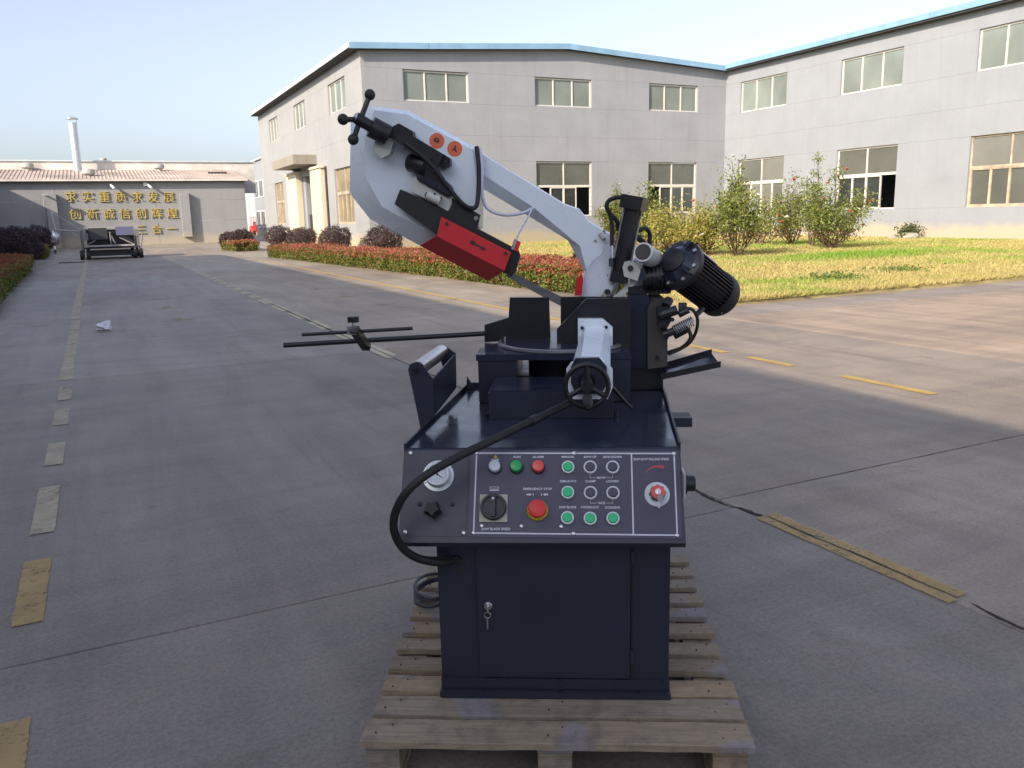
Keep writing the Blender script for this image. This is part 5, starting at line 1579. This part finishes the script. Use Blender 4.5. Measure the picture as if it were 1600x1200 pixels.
head = bow_part('bow_head', HF, HO, 0.95, 1.02, 1.13, M['white'], 0.007, HO)
# rim seam along the lower edge
tb('rim_seam', [(-0.6971, 1.0180, 1.5056), (-0.6115, 1.0000, 1.4655), (-0.5761, 0.9850, 1.4744), (-0.5397, 0.9850, 1.4712), (-0.4480, 0.9800, 1.4337)], 0.0012, M['ring'], head, 0, 6)
# warning stickers
for c, kind in (((-0.4180, 0.9490, 1.7763), 0), ((-0.3533, 0.9490, 1.7463), 1)):
    m_ = Matrix.Translation(c) @ Matrix.Rotation(R(90), 4, 'X') @ Matrix.Rotation(R(-28), 4, 'Z')
    s = lt('warning_sticker', [(0.0275, -0.0006), (0.0275, 0.0004), (0.0262, 0.0005), (0, 0.0005)], M['label_o'], head, m_, 32)
    pts = [(-0.011, -0.006), (-0.012, 0.003), (-0.008, 0.009), (0.0, 0.010), (0.007, 0.008), (0.011, 0.002), (0.008, -0.001), (0.010, -0.007), (0.0, -0.006)] if kind == 0 else [(-0.004, 0.012), (0.002, 0.011), (0.002, 0.003), (0.012, -0.006), (0.010, -0.010), (0.002, -0.004), (-0.006, -0.011), (-0.009, -0.008), (-0.003, -0.001)]
    bm = bmesh.new(); loft(bm, [(x, y, 0.0006) for x, y in pts], [(x, y, 0.0009) for x, y in pts]); build('pictogram', bm, M['soffit'], s)
    if kind == 0:
        bm = bmesh.new(); loft(bm, [(-0.005, 0.001, 0.00095), (0.004, 0.001, 0.00095), (0.004, 0.005, 0.00095), (-0.005, 0.005, 0.00095)], [(-0.005, 0.001, 0.0011), (0.004, 0.001, 0.0011), (0.004, 0.005, 0.0011), (-0.005, 0.005, 0.0011)]); build('pictogram', bm, M['label_o'], s)
# tension handle and screw
hub = Vector((-0.6846, 0.8450, 1.8514))
hd = cy('tension_handle', (-0.6843, 0.8350, 1.8525), (-0.6326, 0.8600, 1.8210), 0.021, M['black'], head, seg=20)
cy('hub_cap', (-0.6872, 0.8330, 1.8541), (-0.6841, 0.8360, 1.8522), 0.0165, M['ring_met'], hd, seg=20)
for e in ((-0.6377, 0.8700, 1.9329), (-0.7213, 0.8000, 1.8444), (-0.6943, 0.8200, 1.7778)):
    E_ = Vector(e)
    cy('handle_spoke', hub + Vector((0.012, 0.006, -0.004)), E_, 0.0095, M['black'], hd, seg=12)
    bm = bmesh.new(); bmesh.ops.create_uvsphere(bm, u_segments=16, v_segments=10, radius=0.0195); build('handle_ball', bm, M['black_matt'], hd, Matrix.Translation(E_), smooth=60)
cy('screw_collar', (-0.6393, 0.8600, 1.8245), (-0.5842, 0.8850, 1.7934), 0.037, M['black'], head, seg=26, bevel=0.003)
br = [(-0.6258, 1.7942), (-0.5740, 1.8016), (-0.5635, 1.7790), (-0.5823, 1.7327), (-0.6138, 1.7157), (-0.6446, 1.7524)]
plate('screw_bracket', br, 0.895, 0.056, M['offwhite'], head, 0.002)
cy('tension_screw', (-0.5887, 0.8850, 1.7957), (-0.5423, 0.8900, 1.7705), 0.008, M['steel'], head, seg=12)
beam('slide_bar', (-0.5727, 0.9000, 1.8077), (-0.3975, 0.9100, 1.7033), 0.05, 0.045, M['black'], head, 0.003)
plate('slide_cap', [(-0.5711, 1.8216), (-0.5427, 1.8350), (-0.4933, 1.8061), (-0.4911, 1.7797), (-0.5149, 1.7892), (-0.5605, 1.8037)], 0.885, 0.05, M['black'], head, 0.003)
plate('slide_plate', [(-0.4954, 1.7904), (-0.3662, 1.7111), (-0.3660, 1.6865), (-0.3887, 1.6736), (-0.4887, 1.7346)], 0.905, 0.045, M['black'], head, 0.003)
beam('slide_rod', (-0.5230, 0.8700, 1.7551), (-0.4347, 0.8800, 1.7047), 0.022, 0.02, M['black_matt'], head, 0.002)
for p in [(-0.5595, 0.8840, 1.8190), (-0.3805, 0.9040, 1.7002), (-0.4055, 0.9040, 1.7143), (-0.3741, 0.9040, 1.6844)]: cy('cap_screw', p, (p[0], p[1] - 0.006, p[2]), 0.006, M['black_matt'], head, seg=8)
cy('guide_boss', (-0.5136, 0.9300, 1.7010), (-0.4467, 0.8900, 1.6789), 0.034, M['black'], head, seg=24, bevel=0.003)
plate('guide_clamp', [(-0.4970, 1.6800), (-0.4233, 1.6646), (-0.3649, 1.6138), (-0.3592, 1.5798), (-0.3759, 1.5712), (-0.4850, 1.6371)], 0.885, 0.06, M['black'], head, 0.003)
plate('guide_strip', [(-0.4845, 1.6590), (-0.4457, 1.6446), (-0.3597, 1.5931), (-0.3605, 1.5729), (-0.4831, 1.6411)], 0.875, 0.011, M['navy'], head, 0.002)
for p in [(-0.4166, 0.8740, 1.6170), (-0.3760, 0.8740, 1.5868), (-0.4641, 0.8740, 1.6450)]: cy('cap_screw', p, (p[0], p[1] - 0.005, p[2]), 0.0055, M['black_matt'], head, seg=8)
plate('guide_arm', [(-0.4956, 1.6490), (-0.4811, 1.6576), (-0.3631, 1.5734), (-0.3640, 1.5507), (-0.3791, 1.5237), (-0.5166, 1.6021)], 0.895, 0.05, M['offwhite'], head, 0.005)
cy('guide_pin', (-0.4515, 0.8800, 1.5843), (-0.4036, 0.8800, 1.5605), 0.017, M['offwhite'], head, seg=20)
lt('pin_bore', [(0.009, 0), (0.009, 0.003)], M['soffit'], head, frame_of((-0.4532, 0.8790, 1.5852), (-0.4582, 0.8790, 1.5878))[0], 16)
for p in [(-0.4213, 0.8660, 1.5854), (-0.3987, 0.8660, 1.5714)]: cy('set_screw', p, (p[0], p[1] + 0.01, p[2]), 0.004, M['soffit'], head, seg=8)
plate('blade_bar', [(-0.5513, 1.6056), (-0.3759, 1.5214), (-0.3622, 1.5713), (-0.2636, 1.5073), (-0.2745, 1.4594), (-0.1262, 1.3776), (-0.1196, 1.3566), (-0.1373, 1.3009), (-0.1543, 1.2825), (-0.4080, 1.4277), (-0.5752, 1.5537)], 0.895, 0.03, M['black_matt'], head, 0.002)
cy('bar_bolt', (-0.2769, 0.8940, 1.4962), tuple(Vector((-0.2769, 0.8940, 1.4962)) + Vector((0, -0.006, 0))), 0.008, M['steel'], head, seg=12)
# red blade guard (two folded facets with thickness)
G = [(-0.4018, 0.8680, 1.5015), (-0.1522, 0.8680, 1.3682), (-0.1766, 0.8620, 1.3068), (-0.4188, 0.8620, 1.4359)]
G2 = [(-0.2458, 0.9650, 1.2631), (-0.5005, 0.9650, 1.3996)]
bm = bmesh.new()
sh = Vector((0.002, 0.005, 0.003))
a = [bm.verts.new(Vector(p)) for p in G + G2]; b = [bm.verts.new(Vector(p) + sh) for p in G + G2]
for f in ((0, 1, 2, 3), (3, 2, 4, 5)):
    bm.faces.new([a[i] for i in f]); bm.faces.new([b[i] for i in reversed(f)])
lp = (0, 1, 2, 4, 5, 3)
for i in range(6):
    p, q_ = lp[i], lp[(i + 1) % 6]
    bm.faces.new((a[p], b[p], b[q_], a[q_]))
gd = build('blade_guard', bm, M['red'], head)
for p in [(-0.3814, 0.8660, 1.4795), (-0.1707, 0.8660, 1.3698)]: cy('guard_bolt', p, (p[0], p[1] - 0.006, p[2]), 0.006, M['soffit'], gd, seg=8)
ar0, ar1 = Vector((-0.2972, 0.8635, 1.4150)), Vector((-0.2423, 0.8635, 1.3829))
dv_ = (ar1 - ar0).normalized(); nv_ = dv_.cross(Vector((0, 1, 0)))
def flat(name, pts, mat, parent, th=0.0012):
    bm = bmesh.new(); loft(bm, pts, [p + Vector((0, -th, 0)) for p in pts]); return build(name, bm, mat, parent)
Ls = (ar1 - ar0).length
P2 = lambda t, s: ar0 + dv_ * t * Ls + nv_ * s
flat('direction_arrow', [P2(0, 0.004), P2(0.16, 0.009), P2(0.30, 0.003), P2(0.76, 0.0028), P2(0.76, 0.009), P2(1, 0), P2(0.76, -0.009), P2(0.76, -0.0028), P2(0.30, -0.003), P2(0.16, -0.009), P2(0, -0.004)], M['soffit'], gd)
# coolant nozzle
beam('nozzle_block', (-0.1348, 0.8900, 1.3761), (-0.1223, 0.8900, 1.4104), 0.014, 0.014, M['red_btn'], gd)
cy('nozzle', (-0.1460, 0.8850, 1.3811), (-0.1335, 0.8850, 1.4176), 0.0065, M['galv'], gd, seg=12)
# blade below the guard, twisted to vertical between the fences
bt, bb = [(-0.1593, 0.9500, 1.2960), (-0.0607, 0.9800, 1.2416), (0.0353, 1.0000, 1.1921), (0.1446, 1.0100, 1.1378)], [(-0.1774, 0.9300, 1.2835), (-0.0794, 0.9550, 1.2225), (0.0061, 0.9750, 1.1732), (0.1195, 0.9850, 1.1142)]
bm = bmesh.new()
prev = None
for t_, b_ in zip(bt, bb):
    t_, b_ = Vector(t_), Vector(b_)
    o_ = Vector((0, 0.0012, 0.0008))
    r_ = [bm.verts.new(v) for v in (t_, b_, b_ + o_, t_ + o_)]
    if prev:
        for k in range(4): bm.faces.new((prev[k], prev[(k + 1) % 4], r_[(k + 1) % 4], r_[k]))
    else: bm.faces.new(r_)
    prev = r_
bm.faces.new(prev)
build('saw_blade', bm, M['blade'], saw)
plate('right_guard', [(0.0840, 1.2648), (0.1055, 1.2834), (0.1149, 1.2548), (0.1026, 1.2024), (0.0787, 1.2029)], 0.955, 0.012, M['red'], arm, 0.001)
# hoses on the bow
tb('black_hose', [(-0.5184, 0.8600, 1.7630), (-0.4695, 0.8600, 1.7264), (-0.4188, 0.8600, 1.6765), (-0.3709, 0.8600, 1.6086), (-0.3280, 0.8700, 1.5540), (-0.2974, 0.8800, 1.5331), (-0.2761, 0.9000, 1.5395), (-0.2684, 0.9200, 1.5897), (-0.2661, 0.9350, 1.6764), (-0.2729, 0.9450, 1.7516)], 0.0082, M['rubber'], head, 8, 12)
tb('coolant_hose', [(-0.2607, 0.9500, 1.7471), (-0.2548, 0.9400, 1.6764), (-0.2562, 0.9300, 1.6011), (-0.2484, 0.9300, 1.5483), (-0.2233, 0.9300, 1.5202), (-0.1718, 0.9300, 1.5052), (-0.1135, 0.9400, 1.5107), (-0.0692, 0.9600, 1.5282)], 0.0060, M['hose_w'], head, 8, 12)
tb('nozzle_hose', [(-0.0760, 0.9500, 1.5214), (-0.0942, 0.9200, 1.4873), (-0.1198, 0.9000, 1.4445), (-0.1337, 0.8870, 1.4153)], 0.0034, M['hose_w'], head, 8, 10)
tb('feed_hose', [(0.1869, 0.9650, 1.3873), (0.1819, 0.9600, 1.3595), (0.1439, 0.9600, 1.3250), (0.1174, 0.9550, 1.2785), (0.1099, 0.9550, 1.2191)], 0.003, M['hose_w'], arm, 8, 8)
cy('arm_valve', (0.1754, 0.9700, 1.4272), (0.1886, 0.9500, 1.4088), 0.008, M['galv_dull'], arm, seg=10)
for p in [(0.1897, 0.9740, 1.4385), (0.1565, 0.9740, 1.4041), (0.2038, 0.9740, 1.2755)]: cy('arm_screw', p, (p[0], p[1] - 0.005, p[2]), 0.005, M['steel_dull'], arm, seg=8)

# ---- lift cylinder
c0, c1 = Vector((0.2930, 0.9450, 1.5194)), Vector((0.2448, 0.9450, 1.2815))
hc = cy('lift_cylinder', c0, c1, 0.030, M['black'], saw, seg=32)
ax = (c1 - c0).normalized()
m_, L_ = frame_of(c0 - ax * 0.042, c0 + ax * 0.006)
bx('cylinder_cap', -0.041, 0.041, -0.041, 0.041, 0, L_, M['black'], hc, 0.004, m_ @ Matrix.Rotation(R(20), 4, 'Z'))
m_, L_ = frame_of(c1 - ax * 0.006, c1 + ax * 0.03)
bx('cylinder_foot', -0.033, 0.033, -0.033, 0.033, 0, L_, M['black'], hc, 0.004, m_)
cy('piston_rod', c1 + ax * 0.03, Vector((0.2215, 0.9500, 1.2008)), 0.0095, M['steel'], hc, seg=16)
for d_ in (-0.033, 0.033): cy('tie_rod', c0 + Vector((d_, -0.01, 0)), c1 + Vector((d_, -0.01, 0)), 0.0035, M['steel_dull'], hc, seg=8)
plate('cylinder_clevis', [(0.2604, 1.3282), (0.2812, 1.3313), (0.3021, 1.3228), (0.3184, 1.2947), (0.3071, 1.2578), (0.2583, 1.2750), (0.2535, 1.3076)], 0.90, 0.012, M['offwhite'], hc, 0.003)
cy('clevis_pin', (0.2813, 0.8990, 1.3048), tuple(Vector((0.2813, 0.8990, 1.3048)) + Vector((0, -0.006, 0))), 0.0105, M['soffit'], hc, seg=16)
plate('lift_gusset', [(0.1888, 1.1955), (0.2055, 1.2810), (0.2316, 1.2710), (0.2270, 1.1948)], 0.962, 0.01, M['white'], arm, 0.002)
plate('lift_gusset', [(0.2204, 1.1980), (0.3142, 1.2765), (0.3096, 1.2531), (0.2535, 1.1974)], 0.93, 0.01, M['offwhite'], arm, 0.002)
cy('gusset_bolt', (0.2004, 0.9550, 1.2151), (0.1997, 0.9400, 1.2164), 0.011, M['black'], arm, seg=10)
tb('cylinder_hose', [(0.2581, 0.9450, 1.5589), (0.2304, 0.9450, 1.5574), (0.2049, 0.9450, 1.5466), (0.1979, 0.9450, 1.5239), (0.2144, 0.9500, 1.4960), (0.2357, 0.9550, 1.4725), (0.2407, 0.9600, 1.4399)], 0.0082, M['rubber'], hc, 8, 12)
cy('hose_fitting', (0.2512, 0.9450, 1.5591), (0.2720, 0.9450, 1.5631), 0.010, M['galv_dull'], hc, seg=10)
tb('cylinder_hose', [(0.2074, 0.9500, 1.5054), (0.2167, 0.9500, 1.4638), (0.2165, 0.9450, 1.4222), (0.2162, 0.9400, 1.3806)], 0.0075, M['rubber'], hc, 6, 12)
cy('hose_fitting', (0.2162, 0.9400, 1.3853), (0.2171, 0.9350, 1.3412), 0.0072, M['galv'], hc, seg=12)
cy('hose_fitting', (0.2160, 0.9350, 1.3389), (0.2157, 0.9300, 1.3112), 0.011, M['black'], hc, seg=6)
tb('motor_hose', [(0.3173, 0.9800, 1.4355), (0.3426, 1.0000, 1.4440), (0.3613, 1.0200, 1.4244), (0.3617, 1.0200, 1.3793)], 0.008, M['rubber'], hc, 8, 12)
tb('motor_hose', [(0.3002, 1.0000, 1.4238), (0.3305, 1.0200, 1.3990), (0.3556, 1.0300, 1.3695)], 0.011, M['rubber'], hc, 6, 12)

# ---- gearbox and motor
m0, m1 = Vector((0.4615, 0.9200, 1.3115)), Vector((0.6346, 1.1000, 1.1843))
ax = (m1 - m0).normalized()
def along(d, o0=m0): return o0 + ax * d
g0, g1 = Vector((0.3314, 0.9650, 1.2594)), Vector((0.4440, 0.9600, 1.2672))
gb = cy('gearbox', g0, g1, 0.052, M['black'], saw, seg=28, bevel=0.004)
for k in range(7): cy('gearbox_rib', g0.lerp(g1, 0.06 + k * 0.13), g0.lerp(g1, 0.11 + k * 0.13), 0.060, M['black'], gb, seg=28)
cy('gearbox_neck', along(-0.05), along(-0.01), 0.045, M['black'], gb, seg=24, bevel=0.003)
bx('gearbox_foot', 0.275, 0.43, 0.93, 1.12, 1.206, 1.235, M['black'], gb, 0.006)
bx('gearbox_lug', 0.30, 0.335, 0.905, 0.92, 1.26, 1.30, M['navy'], gb, 0.003)
fm, _ = frame_of(along(-0.012), along(0.02))
lt('motor_flange', [(0.055, -0.012), (0.072, -0.004), (0.090, 0.0), (0.094, 0.004), (0.094, 0.024), (0.080, 0.026)], M['black'], gb, fm, 36)
lt('flange_cone', [(0.046, -0.030), (0.070, -0.0055)], M['navy_gloss'], gb, fm, 36)
for k in range(4):
    a = 2 * math.pi * k / 4 + 0.5
    bx('flange_rib', 0.03, 0.088, -0.0028, 0.0028, -0.022, -0.001, M['navy'], gb, 0.001, fm @ Matrix.Rotation(a, 4, 'Z'))
for k in range(8):
    a = 2 * math.pi * k / 8 + 0.1
    p = fm @ Vector((0.079 * math.cos(a), 0.079 * math.sin(a), 0.0)); q_ = fm @ Vector((0.079 * math.cos(a), 0.079 * math.sin(a), -0.011))
    cy('flange_bolt', p, q_, 0.0068, M['steel'], gb, seg=8)
Lm = (m1 - m0).length
mt_ = cy('motor', along(0.013), along(Lm), 0.073, M['black'], saw, seg=32)
mm, _ = frame_of(along(0.016), along(Lm))
for k in range(34):
    a = 2 * math.pi * k / 34
    bx('cooling_fin', 0.0725, 0.0835, -0.0014, 0.0014, 0.0, Lm - 0.055, M['black'], mt_, mtx=mm @ Matrix.Rotation(a, 4, 'Z'))
lt('fan_cover', [(0.085, Lm - 0.052), (0.087, Lm - 0.045), (0.087, Lm - 0.004), (0.080, Lm + 0.010), (0.05, Lm + 0.013), (0, Lm + 0.013)], M['black_matt'], mt_, mm, 36)
# name plate facing up-front on the fins
nv = (Vector((0, -0.55, 0.85)) - ax * Vector((0, -0.55, 0.85)).dot(ax)).normalized()
sv_ = ax.cross(nv)
np_m = Matrix((( ax.x, sv_.x, nv.x, 0), (ax.y, sv_.y, nv.y, 0), (ax.z, sv_.z, nv.z, 0), (0, 0, 0, 1)))
np_m.translation = along(0.085) + nv * 0.0845
bx('name_plate', -0.055, 0.05, -0.018, 0.018, 0, 0.003, M['label_w'], mt_, 0.001, np_m)
for k in range(3):
    a = 2 * math.pi * k / 3
    p = mm @ Vector((0.086 * math.cos(a), 0.086 * math.sin(a), Lm - 0.02)); q_ = mm @ Vector((0.090 * math.cos(a), 0.090 * math.sin(a), Lm - 0.02))
    cy('cover_screw', p, q_, 0.004, M['steel'], mt_, seg=8)
cy('cable_entry', (0.5221, 0.9000, 1.1300), (0.5496, 0.9300, 1.1497), 0.010, M['black'], mt_, seg=12)
# pivot shaft end with pale ring
t0, t1 = Vector((0.3227, 0.8500, 1.3637)), Vector((0.3748, 0.9800, 1.3287))
m_, L_ = frame_of(t0, t1)
ps = lt('pivot_sleeve', [(0.0335, 0.0), (0.0355, 0.003), (0.0355, L_)], M['offwhite'], saw, m_, 32)
lt('sleeve_ring', [(0.0300, -0.0025), (0.0345, -0.0025), (0.0345, 0.0005), (0.0300, 0.0005), (0.0300, -0.0025)], M['ring'], ps, seg=32)
lt('shaft_end', [(0.0285, -0.0045), (0.0285, 0.002)], M['brown_face'], ps, seg=28)
plate('sleeve_mount', [(0.2885, 1.3171), (0.3213, 1.3540), (0.3637, 1.3438), (0.3599, 1.2494), (0.3129, 1.1978), (0.2843, 1.1983)], 0.965, 0.10, M['white'], arm, 0.003)
